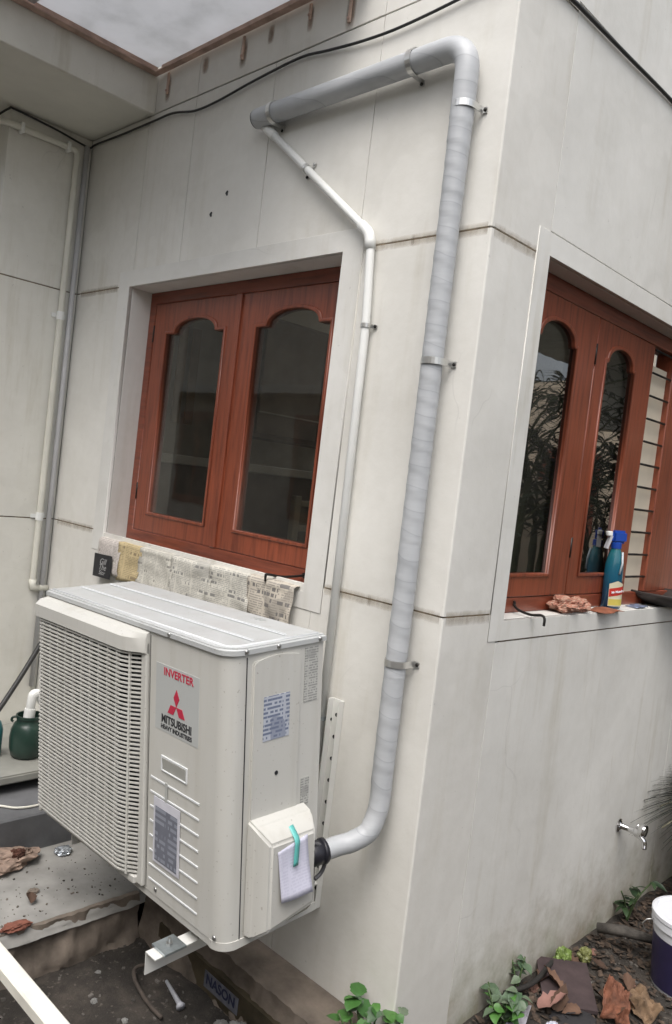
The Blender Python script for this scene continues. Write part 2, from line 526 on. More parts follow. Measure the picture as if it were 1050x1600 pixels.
def axis_pts(lo, hi, step):
    a = [-60, -30, -14, -7, -4]
    n = int((hi - lo) / step)
    return sorted(set([v for v in a if v < lo] + [lo + k * step for k in range(n + 1)] + [v for v in (4, 7, 14, 30, 60) if v > hi]))

def ground_z(x, y):
    near = 1.0 if (-2.6 < x < 2.2 and -2.5 < y < 3.2) else 0.0
    base = -.235 if x < -.02 and y < .02 else -.195
    return base + hills(x, y) * near

mb = MB()
xs = axis_pts(-2.4, 1.9, .025); ys = axis_pts(-1.9, 2.9, .025)
gv = [[mb.bm.verts.new((x, y, ground_z(x, y))) for y in ys] for x in xs]
for i in range(len(xs) - 1):
    for j in range(len(ys) - 1):
        mb.bm.faces.new((gv[i][j], gv[i + 1][j], gv[i + 1][j + 1], gv[i][j + 1]))
m, nt, b = nodes_of('damp_soil')
w = coords(nt, 'World')
c = ramp(nt, noise_n(nt, w, 7, 8, .65), [(.28, (.015, .013, .011)), (.5, (.036, .031, .026)), (.72, (.09, .075, .062))])
c = mixc(nt, ramp(nt, noise_n(nt, w, 55, 3), [(.62, 0.0), (.70, .6)]), c, (.15, .13, .11))
nt.links.new(c, b.inputs['Base Color']); b.inputs['Roughness'].default_value = .95
bump(nt, b, noise_n(nt, w, 60, 6, .7), .8, .01)
M['soil'] = m
tag(mb.build('ground', m, smooth=True), kind='structure')

# concrete apron left of the pit: slab with a broken edge, kerb step and raised ledge
def broken_slab(name, x0, x1, y0, y1, z0, z1, jag, mat, side='x1', step=.012, amp2=.0, rows=9):
    """slab whose one long edge is broken off: ragged lip and a rough, lumpy face"""
    mb = MB(); cols = []
    lo, hi = (y0, y1) if side == 'x1' else (x0, x1)
    n = int((hi - lo) / step)
    for k in range(n + 1):
        q = lo + (hi - lo) * k / n
        e = mnoise.noise(Vector((q * 7, 2.2, 1))) * jag * .35
        def off(t):
            z_ = t * 3.0
            return e + t * .035 + jag * (.8 * t * mnoise.noise(Vector((q * 5, z_, 3))) + .35 * mnoise.noise(Vector((q * 17, z_ * 3, 6))) + .18 * mnoise.noise(Vector((q * 48, z_ * 8, 9))))
        pts = [(z0, None), (z1, None), (z1, -.02)] + [(z1 - .003 - (z1 - .003 - z0) * r_ / rows, off(r_ / rows)) for r_ in range(rows + 1)]
        col = []
        for (z, d) in pts:
            if side == 'x1': col.append(mb.bm.verts.new((x0 if d is None else x1 + d, q, z)))
            else: col.append(mb.bm.verts.new((q, y1 if d is None else y0 - d, z)))
        cols.append(col)
    for a, b2 in zip(cols, cols[1:]):
        for k in range(len(a) - 1):
            mb.bm.faces.new((a[k], a[k + 1], b2[k + 1], b2[k]))
    mb.bm.faces.new(cols[0]); mb.bm.faces.new(list(reversed(cols[-1])))
    return mb.build(name, mat, angle=50)

tag(broken_slab('brown_foundation', -1.5, -1.015, -3.2, -.16, -.30, -.084, .05, M['concrete_b']), kind='structure')
tag(broken_slab('concrete_slab', -1.47, -1.03, -3.2, -.002, -.12, -.08, .012, M['concrete']), kind='structure')
tag(broken_slab('wall_footing', -1.0, -.03, -.135, -.001, -.32, -.082, .032, M['concrete_b'], side='y0'), kind='structure')
st = MB().box(-1.78, -1.46, -3.2, -.001, -.30, .058, bevel=.006).build('concrete_step', M['concrete_d'])
tag(st, kind='structure')
pl = MB().box(-2.235, -1.665, -3.2, -.001, .098, .132, bevel=.006, seg=2).build('ledge', simple('worn_ledge_stone', (.27, .27, .245), .6, var=.2, scale=6, kind='World'))
tag(pl, kind='structure')
lb = MB().box(-2.235, -1.79, -3.2, -.001, -.30, .096).build('ledge_base', M['dark'])  # near-black colour stands in for the shadow gap under the ledge
tag(lb, kind='structure')

# ---------------------------------------------------------------- the house
house = empty('house')
tag(house, 'white painted house corner with panelled walls and brown wooden windows', 'house')

T = .012     # panel thickness
G = .0028    # half joint

def rect_core(x0, x1, z0, z1, hole):
    """boxes around an opening"""
    hx0, hx1, hz0, hz1 = hole
    return [(x0, hx0, z0, z1), (hx1, x1, z0, z1), (hx0, hx1, z0, hz0), (hx0, hx1, hz1, z1)]

AX0, AX1, AZ0, AZ1 = -1.782, -.540, 1.052, 2.112     # front window opening
BY0, BY1, BZ0, BZ1 = .300, 1.950, 1.058, 2.125       # side window opening
TOP = 4.2
# front wall core
mb = MB()
for (a, b2, c0, c1) in rect_core(-2.24, -T, -.4, TOP, (AX0, AX1, AZ0, AZ1)):
    mb.box(a, b2, T, .22, c0, c1)
wall_front = mb.build('wall_front', M['core'], house)
# side wall core
mb = MB()
for (a, b2, c0, c1) in rect_core(.22, 5.5, -.4, TOP, (BY0, BY1, BZ0, BZ1)):
    mb.box(-.22, -T, a, b2, c0, c1)
wall_side = mb.build('wall_side', M['core'], house)
# return wall (left) and the wall running on beyond it
wall_return = MB().box(-4.5, -2.24 - T, -.376 + T, .22, -.4, TOP).build('wall_return', M['core'], house)

def panel_a(x0, x1, z0, z1, mat=None):
    box('panel', mat or M['wall'], wall_front, x0 + .0016, x1 - .0016, 0, T - .001, z0 + G, z1 - G, bevel=.0008)
def panel_b(y0, y1, z0, z1):
    box('panel', M['wall_b'], wall_side, -T + .001, 0, y0 + .0012, y1 - .0012, z0 + G, z1 - G, bevel=.0008)
def panel_c(y0, y1, z0, z1):
    box('panel', M['wall_c'], wall_return, -2.24 - T + .001, -2.24, y0 + .0012, y1 - .0012, z0 + G, z1 - G, bevel=.0008)

ZA = [-.085, 1.0795, 2.1165, 2.812, TOP]
def corner_panel(z0, z1, xa, yb):
    """one board wrapped round the corner, edge slightly rounded"""
    r = .006
    outer = [(xa + .0012, 0)]
    for k in range(7):
        a = -math.pi / 2 + (math.pi / 2) * k / 6
        outer.append((-r + math.cos(a) * r, r + math.sin(a) * r))
    outer.append((0, yb - .0012))
    inner = [(-T + .001, yb - .0012), (-T + .001, T - .001), (xa + .0012, T - .001)]
    return MB().prism(outer + inner, z0 + G, z1 - G).build('panel', M['wall'], wall_front, angle=40)

for z0, z1, xa, yb in ((ZA[0] - .2, ZA[1], -.498, .272), (ZA[1], ZA[2], -.452, .226), (ZA[2], ZA[3], -.478, .292), (ZA[3], ZA[4], -.478, .292)):
    corner_panel(z0, z1, xa, yb)
# front wall boards
TAX0, TAX1, TAZ0, TAZ1 = -1.866, -.455, .998, 2.178    # surround outer
panel_a(-2.24, -1.43, -.4, ZA[1]); panel_a(-1.43, -.498, -.4, ZA[1])
panel_a(-2.24, TAX0, ZA[1], ZA[2])
for a, b2 in ((-2.24, -1.766), (-1.766, -1.435), (-1.435, -.971), (-.971, -.478)):
    panel_a(a, b2, ZA[2], ZA[3])
for a, b2 in ((-2.24, -1.435), (-1.435, -.478)):
    panel_a(a, b2, ZA[3], ZA[4])
# side wall boards
panel_b(.272, 1.75, -.42, .996); panel_b(1.75, 5.5, -.42, .996)
panel_b(.226, 2.03, .996, 2.19) if False else None
panel_b(2.03, 5.5, .996, 2.192)
panel_b(.292, 2.6, 2.192, 2.84); panel_b(2.6, 5.5, 2.192, 2.84); panel_b(.292, 5.5, 2.84, TOP)
# return wall boards
panel_c(-.376, 0, -.1, ZA[1]); panel_c(-.376, 0, ZA[1], ZA[2]); panel_c(-.376, 0, ZA[2], ZA[3])
for z0, z1 in ((-.1, ZA[1]), (ZA[1], ZA[2]), (ZA[2], ZA[3])):
    box('panel', M['wall_c'], wall_return, -4.5, -2.2405, -.376, -.3765 + T, z0 + G, z1 - G, bevel=.002)
# dirty joint strips sunk between the boards
def strip(name, parent, *a): return box(name, M['joint'], parent, *a)
for z in (ZA[1], ZA[2]):
    strip('joint', wall_front, -2.24, TAX0, .004, T + .001, z - .0027, z + .0027)
    strip('joint', wall_front, -.46, -.012, .004, T + .001, z - .0027, z + .0027)
    strip('joint', wall_side, -T - .001, -.004, .012, .228, z - .0027, z + .0027)
    strip('joint', wall_return, -2.24 - T - .001, -2.244, -.366, -.002, z - .0027, z + .0027)
strip('joint', wall_side, -T - .001, -.004, .3, 5.4, .9935, .9985)

# surrounds
def ring_mesh(u0, u1, v0, v1, hu0, hu1, hv0, hv1, thick, bevel):
    return fill_mesh([[(u0, v0), (u1, v0), (u1, v1), (u0, v1)], [(hu0, hv0), (hu0, hv1), (hu1, hv1), (hu1, hv0)]], thick / 2, bevel)

def place_a(o, y):      # XY plane of mesh -> x,z of the front wall, facing -y
    o.rotation_euler = (R(90), 0, 0); o.location = (0, y, 0)
def place_b(o, x):      # mesh x -> world y, mesh y -> world z, facing +x
    o.rotation_euler = (R(90), 0, R(90)); o.location = (x, 0, 0)

wood_frame = ring_mesh(AX0 + .0015, AX1 - .0015, AZ0 + .002, AZ1 - .0015, AX0 + .046, AX1 - .046, AZ0 + .05, AZ1 - .05, .07, .004)
window_a = link('window', wood_frame, M['wood_h'], house); place_a(window_a, .145)
window_a['label'] = 'two leaf brown wooden window above the air conditioner'
window_b = link('window', ring_mesh(BY0 + .0015, BY1 - .0015, BZ0 + .002, BZ1 - .0015, BY0 + .044, BY1 - .044, BZ0 + .05, BZ1 - .055, .07, .004), M['wood_h'], house)
place_b(window_b, -.115)
window_b['label'] = 'long brown wooden window on the side wall with palm reflections'

def as_child(o, parent):
    bpy.context.view_layer.update()
    o.parent = parent
    o.matrix_parent_inverse = parent.matrix_world.inverted()

for (nm, outer, hole, loc, par, mat) in (
    ('surround', (TAX0, TAX1, TAZ0, TAZ1), (AX0, AX1, AZ0, AZ1), 'a', window_a, M['trim']),
    ('surround', (.2285, 2.028, .999, 2.19), (BY0, BY1, BZ0, BZ1), 'b', window_b, M['wall_b'])):
    me = ring_mesh(outer[0], outer[1], outer[2], outer[3], hole[0], hole[1], hole[2], hole[3], .018, .0008)
    o = link(nm, me, mat)
    (place_a(o, .0072) if loc == 'a' else place_b(o, -.0078))
    as_child(o, par)
# plastered reveals (jambs, head and sill) inside the openings
def reveal(par, boxes, mat):
    for a in boxes:
        o = MB().box(*a, bevel=.001).build('reveal', mat); as_child(o, par)
reveal(window_a, [(AX0 - .004, AX0 + .0012, .014, .2, AZ0, AZ1), (AX1 - .0012, AX1 + .004, .014, .2, AZ0, AZ1), (AX0 + .0012, AX1 - .0012, .014, .2, AZ1 - .0012, AZ1 + .004), (AX0 + .0012, AX1 - .0012, .014, .2, AZ0 - .004, AZ0 + .0014)], M['trim'])
reveal(window_b, [(-.2, -.014, BY0 - .004, BY0 + .0012, BZ0, BZ1), (-.2, -.014, BY0 + .0012, BY1, BZ1 - .0012, BZ1 + .004), (-.2, -.014, BY0 + .0012, BY1, BZ0 - .004, BZ0 + .0014)], M['wall_b'])

def arch_loop(u0, u1, v0, v1, rise, sh):
    """glass opening with flat shoulders and an arched head"""
    pts = [(u0, v0), (u0, v1), (u0 + sh, v1), (u0 + sh + .004, v1 + .008)]
    a0, a1 = u0 + sh + .004, u1 - sh - .004
    c = (a0 + a1) / 2; hw = (a1 - a0) / 2
    for k in range(1, 16):
        t = math.pi - math.pi * k / 16
        pts.append((c + math.cos(t) * hw, v1 + .008 + math.sin(t) * (rise - .008)))
    pts += [(u1 - sh - .004, v1 + .008), (u1 - sh, v1), (u1, v1), (u1, v0)]
    return pts

def sash(par, kind, u0, u1, v0, v1, gu0, gu1, gv0, gv1, rise, sh, depth, hinge_u):
    loop = arch_loop(gu0, gu1, gv0, gv1, rise, sh)
    me = fill_mesh([[(u0, v0), (u1, v0), (u1, v1), (u0, v1)], loop], .016, .004)
    s = link('sash', me, M['wood'])
    (place_a if kind == 'a' else place_b)(s, depth)
    # raised moulding round the glass
    def grow(lp, d):
        cx = (gu0 + gu1) / 2; cz = (gv0 + gv1) / 2
        return [(x + d * (1 if x > cx else -1) * (0 if abs(x - cx) < .002 else 1), z + d * (1 if z > cz else -1)) for x, z in lp]
    mm = link('moulding', fill_mesh([grow(loop, .012), loop], .003, .0035), M['wood'])
    (place_a if kind == 'a' else place_b)(mm, depth - .019 if kind == 'a' else depth + .019)
    g = link('pane', fill_mesh([grow(loop, .004)], .0015, 0), M['glass'] if kind == 'a' else M['glass_b'])
    (place_a if kind == 'a' else place_b)(g, depth - .010 if kind == 'a' else depth + .010)
    hs = []
    for hz in (v0 + .13, v1 - .16):
        h = MB().tube([(hinge_u, 0, hz), (hinge_u, 0, hz + .07)], .005, 8).build('hinge', M['steel_black'], smooth=True)
        if kind == 'a': h.location = (0, depth - .019, 0)
        else:
            h.rotation_euler = (0, 0, R(90)); h.location = (depth + .019, 0, 0)
        hs.append(h)
    for o in [s, mm, g] + hs: as_child(o, par)

sash(window_a, 'a', -1.734, -1.1605, 1.103, 2.061, -1.632, -1.246, 1.186, 1.93, .056, .055, .128, -1.735)
sash(window_a, 'a', -1.1585, -.588, 1.103, 2.061, -1.052, -.668, 1.186, 1.93, .056, .055, .128, -.587)
box_m = MB().box(-1.18, -1.148, .098, .111, 1.104, 2.06, bevel=.003).build('meeting_strip', M['wood']); as_child(box_m, window_a)
sash(window_b, 'b', .346, .8025, 1.11, 2.068, .42, .662, 1.186, 1.93, .062, .012, -.096, .345)
sash(window_b, 'b', .8045, 1.272, 1.11, 2.068, .885, 1.112, 1.186, 1.93, .062, .012, -.096, .803)
o = MB().box(-.15, -.082, 1.275, 1.288, 1.108, 2.07, bevel=.003).build('mullion', M['wood']); as_child(o, window_b)
o = MB().box(-.15, -.074, 1.462, 1.60, 1.108, 2.07, bevel=.004).build('mullion', M['wood']); as_child(o, window_b)
o = MB().box(-.13, -.09, 1.60, 1.90, 1.108, 2.07, bevel=.004).build('sash', M['wood']); as_child(o, window_b)
for k in range(11):
    z = 1.17 + k * .0885
    o = MB().tube([(-.080, 1.289, z), (-.080, 1.46, z)], .0045, 8).build('grille_bar', M['steel_black'], smooth=True); as_child(o, window_b)
o = MB().box(-.104, -.098, 1.289, 1.461, 1.108, 2.00).build('cream_backing', M['cream']); as_child(o, window_b)  # added cream panel standing in for the bright inner wall
# hook stays
def hook(path, par):
    o = MB().tube(smoothpath(path, 6), .0042, 8).build('hook_stay', M['steel_black'], smooth=True); as_child(o, par)
    e = MB().lathe(path[0], [(.004, -.004), (.009, -.004), (.009, .004), (.004, .004)], 10, 'Y').build('eye_plate', M['steel_black']); as_child(e, par)
hook([(-.655, .108, 1.083), (-.66, .07, 1.079), (-.672, .02, 1.076), (-.684, -.03, 1.082), (-.688, -.034, 1.076), (-.688, -.033, 1.058)], window_a)
hook([(-.078, .475, 1.09), (-.05, .463, 1.075), (0.0, .452, 1.07), (.040, .447, 1.076), (.052, .447, 1.068), (.053, .447, 1.046)], window_b)

# soffit slab over the recess, with its fascia
o = box('soffit', M['soffit'], house, -4.5, -1.745, -.95, -.001, 2.812, 2.83)
fas = MB()
fas.box(-1.745, -1.728, -.95, -.0005, 2.808, 3.02, bevel=.003)
fas.build('fascia', M['wall_c'], house)
box('roof_slab', M['core'], house, -4.5, -1.747, -.95, -.001, 2.832, 3.0)
# drilled holes left in the wall above the window, with chipped rims
for (x, z) in ((-1.174, 2.398), (-1.259, 2.334)):
    poly = [(x + math.cos(a) * .0065 * (1 + .4 * math.sin(3 * a + x)), z + math.sin(a) * .0095) for a in [2 * math.pi * k / 12 for k in range(12)]]
    MB().prism(poly, -.0018, .003, 'Y').build('drill_hole', M['dark'], house)

# ---------------------------------------------------------------- room seen through the glass
room = empty('room_shell')
tag(room, 'dim interior room seen through the window panes', 'room')
M['room'] = simple('room_paint', (.66, .61, .52), .8, kind='World')
for a in ((-2.6, -2.5, .22, 2.1, -.3, 3.0), (-1.82, -.22, 3.1, 3.2, -.3, 3.0), (-2.5, -.22, .221, 3.1, -.3, -.2), (-2.5, -.22, .221, 2.2, 2.7, 2.8)):  # back corner and rear ceiling left open as an added, unseen daylight source
    box('wall', M['room'], room, *a)
M['cabinet'] = simple('cabinet_laminate', (.22, .17, .13), .5, var=.2)
cb = empty('kitchen_cabinet', (-2.49, 1.5, 0)); tag(cb, 'dark hanging kitchen cabinet behind the right pane', 'cabinet')
for k in range(2):
    box('door', M['cabinet'], cb, .311, .330, -.42 + k * .47, .04 + k * .47, 1.62, 2.25, bevel=.004)
box('carcass', M['cabinet'], cb, 0, .31, -.43, .53, 1.60, 2.27)
box('light_rail', simple('pale_edge', (.55, .52, .45), .5), cb, .331, .340, -.42, .52, 1.735, 1.743)
ct = empty('kitchen_counter', (-2.49, 1.2, 0)); tag(ct, 'pale kitchen counter slab behind the window glass', 'counter')
box('slab', simple('counter_stone', (.70, .66, .58), .4), ct, 0, .42, -.9, .9, 1.40, 1.445, bevel=.004)
box('base', M['cabinet'], ct, 0, .36, -.88, .88, -.2, 1.399)
M['slat'] = simple('tan_slat', (.42, .30, .20), .6, var=.25)
slp = empty('slat_screen', (-2.48, .45, 0)); tag(slp, 'tan upright slat screen on the room wall behind the left pane', 'screen')
for k in range(5):
    y = .46 + k * .085
    rel0 = MB().box(.02, .03, y - .45, y - .395, 1.62, 2.15, bevel=.002).build('slat', M['slat'], slp)
ch = empty('wooden_rack', (-2.02, 1.55, 0)); tag(ch, 'pale wooden rack with dark rails behind the lower right pane', 'rack')
M['chairwood'] = simple('rack_wood', (.50, .42, .28), .5, var=.2)
for y in (-.24, .24):
    box('post', M['chairwood'], ch, -.02, .02, y - .025, y + .025, -.2, 1.30, bevel=.005)
for z in (1.24, 1.10, .96):
    box('rail', M['chairwood'], ch, -.012, .012, -.213, .213, z, z + .035, bevel=.004)
box('back_board', simple('rack_board', (.30, .24, .16), .6, var=.3), ch, -.035, -.021, -.22, .22, .93, 1.27)

# ---------------------------------------------------------------- canopy above the recess
can = empty('canopy', (-1.0, -.4, 2.98)); tag(can, 'translucent sheet canopy on a rusty brown angle frame', 'canopy')
m, nt, b = nodes_of('milky_sheet')
nt.nodes.remove(b)
out = nt.nodes['Material Output']
w = coords(nt, 'World')
df = N(nt, 'ShaderNodeBsdfDiffuse'); tl = N(nt, 'ShaderNodeBsdfTranslucent'); mx = N(nt, 'ShaderNodeMixShader')
dirtf = ramp(nt, noise_n(nt, w, 5, 6, .6), [(.30, (.56, .57, .585)), (.5, (.65, .66, .68)), (.75, (.69, .70, .725))])
nt.links.new(dirtf, df.inputs[0]); nt.links.new(dirtf, tl.inputs[0]); mx.inputs[0].default_value = .62
nt.links.new(df.outputs[0], mx.inputs[1]); nt.links.new(tl.outputs[0], mx.inputs[2]); nt.links.new(mx.outputs[0], out.inputs[0])
M['sheet'] = m
M['rust_pale'] = simple('pale_rust', (.50, .37, .30), .8, var=.3, scale=30, kind='World')
def rel(o, root):
    as_child(o, root); return o
for (y0, y1) in ((-.545, -.012), (-.85, -.575)):
    rel(MB().box(-1.725, -.56, y0, y1, 2.992, 2.996).build('sheet', M['sheet']), can)
rel(MB().box(-1.724, -1.688, -.85, -.0145, 2.955, 2.960).box(-1.724, -1.719, -.85, -.0145, 2.960, 2.991).build('angle', M['rust']), can)
rel(MB().box(-1.6875, -.56, -.040, -.014, 2.955, 2.960).box(-1.6875, -.56, -.018, -.014, 2.960, 2.991).build('angle', M['rust']), can)
rel(MB().box(-1.6875, -.56, -.574, -.546, 2.962, 2.998, bevel=.003).build('rafter', simple('grey_rafter', (.28, .27, .26), .6)), can)
rel(MB().box(-.56, -.53, -.85, -.012, 2.955, 2.998, bevel=.003).build('rafter', M['rust']), can)
for (x, z0) in ((-1.648, 2.872), (-1.168, 2.872), (-.82, 2.905), (-.63, 2.835)):
    rel(MB().box(x - .0055, x + .0055, -.008, -.0012, z0, 2.955, bevel=.001).build('strap', M['rust_pale']), can)
    rel(MB().lathe((x, -.008, z0 + .012), [(.005, 0), (.005, -.004), (.002, -.005)], 8, 'Y').build('rivet', M['rust']), can)
# rust drips the canopy straps have left on the wall, dark rain marks on the fascia
M['rust_stain'] = stain('rust_drip', (.42, .29, .21), .45)
M['joint_stain'] = stain('joint_run_off', (.40, .32, .22), .40, True)
M['grime_stain'] = stain('grime_drip', (.36, .33, .26), .22)
for (x, z0, wd) in ((-1.648, 2.83, .045), (-1.168, 2.835, .05), (-.82, 2.86, .035), (-.63, 2.80, .05), (-1.40, 2.88, .05), (-1.02, 2.88, .04)):
    o = MB().box(x - wd / 2, x + wd / 2, -.0009, -.0003, z0, 2.956).build('stain', M['rust_stain'] if wd < .055 else M['grime_stain'], wall_front)
for z in (ZA[1], ZA[2]):        # brownish run-off clinging under the open joints
    for (xa, xb) in ((-2.2, -1.88), (-.45, -.26), (-.27, -.012)):
        MB().box(xa, xb, -.0009, -.0003, z - .026, z + .020).build('stain', M['joint_stain'], wall_front)
m3 = M['joint_stain'].copy(); m3.name = 'joint_run_off_side'
for n_ in m3.node_tree.nodes:
    if False:
        for l_ in list(m3.node_tree.links):
            if l_.from_node == n_ and l_.from_socket.name == 'X':
                to = l_.to_socket; m3.node_tree.links.remove(l_); m3.node_tree.links.new(n_.outputs['Y'], to)
for z in (ZA[1], ZA[2]):
    MB().box(.0003, .0009, .012, .224, z - .032, z + .022).build('stain', m3, wall_side)

# ---------------------------------------------------------------- air conditioner outdoor unit (local: origin front right bottom corner)
W, D, H = .979, .304, .749
ac = empty('outdoor_unit', (-.1802, -.4862, .23715), (R(4.6), R(-1.9), R(-1.7)))
tag(ac, 'white air conditioner outdoor unit with louvred fan grille and red emblem', 'air conditioner')
GX0, GX1, GZ0, GZ1 = -.972, -.352, .022, .728      # grille frame

def corner(cx, cy, r, a0, a1, n=8):
    return [(cx + math.cos(a0 + (a1 - a0) * k / n) * r, cy + math.sin(a0 + (a1 - a0) * k / n) * r) for k in range(n + 1)]
rc = .045
prof = [(-W, 0), (GX0 + .02, 0), (GX0 + .02, .13), (GX1 - .02, .13), (GX1 - .02, 0)] + corner(-rc, rc, rc, -math.pi / 2, 0) + [(0, D), (-W, D)]
MB().prism(prof, .016, H - .012).build('cabinet', M['ac'], ac, angle=35)
# base pan
base = [(-W - .003, .002)] + [(-.06, .002)] + corner(-rc, rc + .002, rc + .003, -math.pi / 2, 0) + [(.003, D + .003), (-W - .003, D + .003)]
MB().prism(base, -.004, .017).build('base_pan', M['ac'], ac, angle=35)
# body face above and below the fan opening
MB().box(GX0 + .0195, GX1 - .0195, -.0005, .128, GZ1 - .03, H - .013).build('cabinet_lintel', M['ac'], ac)
MB().box(GX0 + .0195, GX1 - .0195, -.0005, .128, .017, GZ0 + .03).build('cabinet_sill', M['ac'], ac)
MB().box(GX0 + .021, GX1 - .021, .120, .129, GZ0 + .03, GZ1 - .03).build('condenser', M['coil'], ac)
# top lid with lip and pressed ribs
rl = .05
lid = [(-W - .006, -.006)] + corner(-rl + .006, rl - .006, rl, -math.pi / 2, 0) + [(.006, D + .006), (-W - .006, D + .006)]
mb = MB(); mb.prism(lid, H - .018, H)
es = [e for e in mb.bm.edges if all(abs(v.co.z - H) < 1e-5 for v in e.verts)]
bmesh.ops.bevel(mb.bm, geom=es, offset=.006, segments=3, affect='EDGES')
top = mb.build('top_lid', M['ac_top'], ac, angle=40)
for y in (.10, .205):
    MB().box(-W + .02, -.035, y - .005, y + .005, H - .002, H + .0055, bevel=.0035, seg=2).build('rib', M['ac_rib'], top)
rim = [(-W + .01, .012, H + .0005), (-.045, .012, H + .0005)]
rim += [(x, y, H + .0005) for x, y in corner(-.045, .045, .033, -math.pi / 2, 0, 8)] + [(-.012, D - .01, H + .0005)]
MB().tube(rim, .0036, 6).build('rib', M['ac_rib'], top, smooth=True)
me = text_mesh('NHI', .03, .0004); o = link('embossing', me, M['badge'], top); o.location = (-.235, .272, H + .0007)

# fan grille
FR = -.042
fr = MB()
ring_o = [(GX0, 0, GZ0), (GX1, 0, GZ0), (GX1, 0, GZ1), (GX0, 0, GZ1)]
ring_f = [(GX0 + .006, -.010, GZ0 + .004), (GX1 - .003, -.010, GZ0 + .004), (GX1 - .003, -.010, GZ1), (GX0 + .006, -.010, GZ1)]
def quadring(a, b):
    va = [fr.bm.verts.new(p) for p in a]; vb = [fr.bm.verts.new(p) for p in b]
    for k in range(4): fr.bm.faces.new((va[k], va[(k + 1) % 4], vb[(k + 1) % 4], vb[k]))
    return vb
# solid outer flange: right and bottom are narrow, the top is a deep hood
fr.box(GX1 - .026, GX1, -.012, .0, GZ0, GZ1 - .03, bevel=.003)
fr.box(GX0, GX0 + .014, -.030, .0, GZ0, GZ1 - .02, bevel=.003)
fr.box(GX0 + .013, GX1 - .025, -.022, .0, GZ0, GZ0 + .022, bevel=.003)
hood = [(0, GZ1), (-.030, GZ1 - .006), (FR - .004, GZ1 - .020), (FR - .004, GZ1 - .058), (FR + .006, GZ1 - .060), (-.004, GZ1 - .06)]
# hood profile swept along x with a turned right end
secs = [(GX0, 1.0, 0), (GX0 + .01, 1.0, 0), (GX1 - .075, 1.0, 0), (GX1 - .045, .80, 0), (GX1 - .02, .45, 0), (GX1, .30, 0)]
prev = None
for (x, k, _) in secs:
    ring = [fr.bm.verts.new((x, -.001 + y * k if y else 0, z)) for y, z in hood]
    if prev:
        for q in range(len(ring)): fr.bm.faces.new((prev[q], prev[(q + 1) % 6], ring[(q + 1) % 6], ring[q]))
    else: fr.bm.faces.new(ring)
    prev = ring
fr.bm.faces.new(list(reversed(prev)))
grille = fr.build('fan_grille', M['ac'], ac, angle=30)
NB = 52
zb0, zb1 = GZ0 + .030, GZ1 - .066
path = [(GX0 + .012, -.028), (GX0 + .022, FR), (GX1 - .085, FR), (GX1 - .062, FR + .007), (GX1 - .022, -.008)]
def bar_mesh(h, dep):
    bm = MB()
    rings = []
    for i, (x, y) in enumerate(path):
        rings.append([bm.bm.verts.new((x, y + dy, dz)) for dy, dz in ((0, -h), (dep, -h), (dep, h), (0, h))])
    for a, b2 in zip(rings, rings[1:]):
        for q in range(4): bm.bm.faces.new((a[q], a[(q + 1) % 4], b2[(q + 1) % 4], b2[q]))
    bm.bm.faces.new(rings[0]); bm.bm.faces.new(list(reversed(rings[-1])))
    return bm
first = bar_mesh(.0024, .0045).build('bar', M['ac'], grille)
first.location = (0, 0, zb0)
for k in range(1, NB):
    o = first.copy(); COL.objects.link(o); o.location = (0, 0, zb0 + (zb1 - zb0) * k / (NB - 1))
for k in range(10):
    x = GX0 + .04 + k * (GX1 - .11 - GX0 - .04) / 9
    MB().box(x - .0028, x + .0028, FR + .003, FR + .012, zb0 - .008, zb1 + .008).build('upright', M['ac'], grille)
MB().obox(((GX1 - .055), FR + .014, (zb0 + zb1) / 2), (.9, .44, 0), (-.44, .9, 0), (0, 0, 1), .003, .004, (zb1 - zb0) / 2 + .008).build('upright', M['ac'], grille)
# fan behind the grille
fan = MB().lathe((-.665, .045, .37), [(.02, -.02), (.055, -.015), (.06, .03)], 20, 'Y')
for k in range(3):
    a0 = k * 2 * math.pi / 3 + .4
    prof_b = []
    for i in range(9):
        t = i / 8
        for r_, s in ((.055, -1), (.265, 1)): pass
    def blade(u, v, a0=a0):
        r_ = .055 + .21 * u; a = a0 + (v - .5) * (1.15 + .25 * u)
        return Vector((-.665 + math.cos(a) * r_, .045 + (v - .5) * .055, .37 + math.sin(a) * r_))
    fan.grid(blade, 5, 8)
fan.build('fan', M['fan'], ac, smooth=True)

# front service panel details
for k in range(8):
    z = .337 - k * .0405
    w = .0
    MB().box(-.335, -.105, -.0022, .0005, z - .0035, z + .0035, bevel=.0018).build('rib', M['ac_rib'], ac)
MB().box(GX1 + .0025, GX1 + .0045, -.0008, .001, .02, H - .03).build('seam', M['ink'], ac)
# finger grip: framed pocket
grip = MB()
grip.box(-.283, -.277, -.0035, .0, .370, .412, bevel=.001); grip.box(-.166, -.160, -.0035, .0, .370, .412, bevel=.001)
grip.box(-.277, -.166, -.0035, .0, .406, .412, bevel=.001); grip.box(-.277, -.166, -.0035, .0, .370, .374, bevel=.001)
gr = grip.build('finger_grip', M['ac_rib'], ac)
MB().obox((-.2215, -.0012, .390), (1, 0, 0), (0, 1, .12), (0, -.12, 1), .055, .001, .016).build('grip_pocket', simple('grip_grey', (.40, .40, .37), .5), gr)
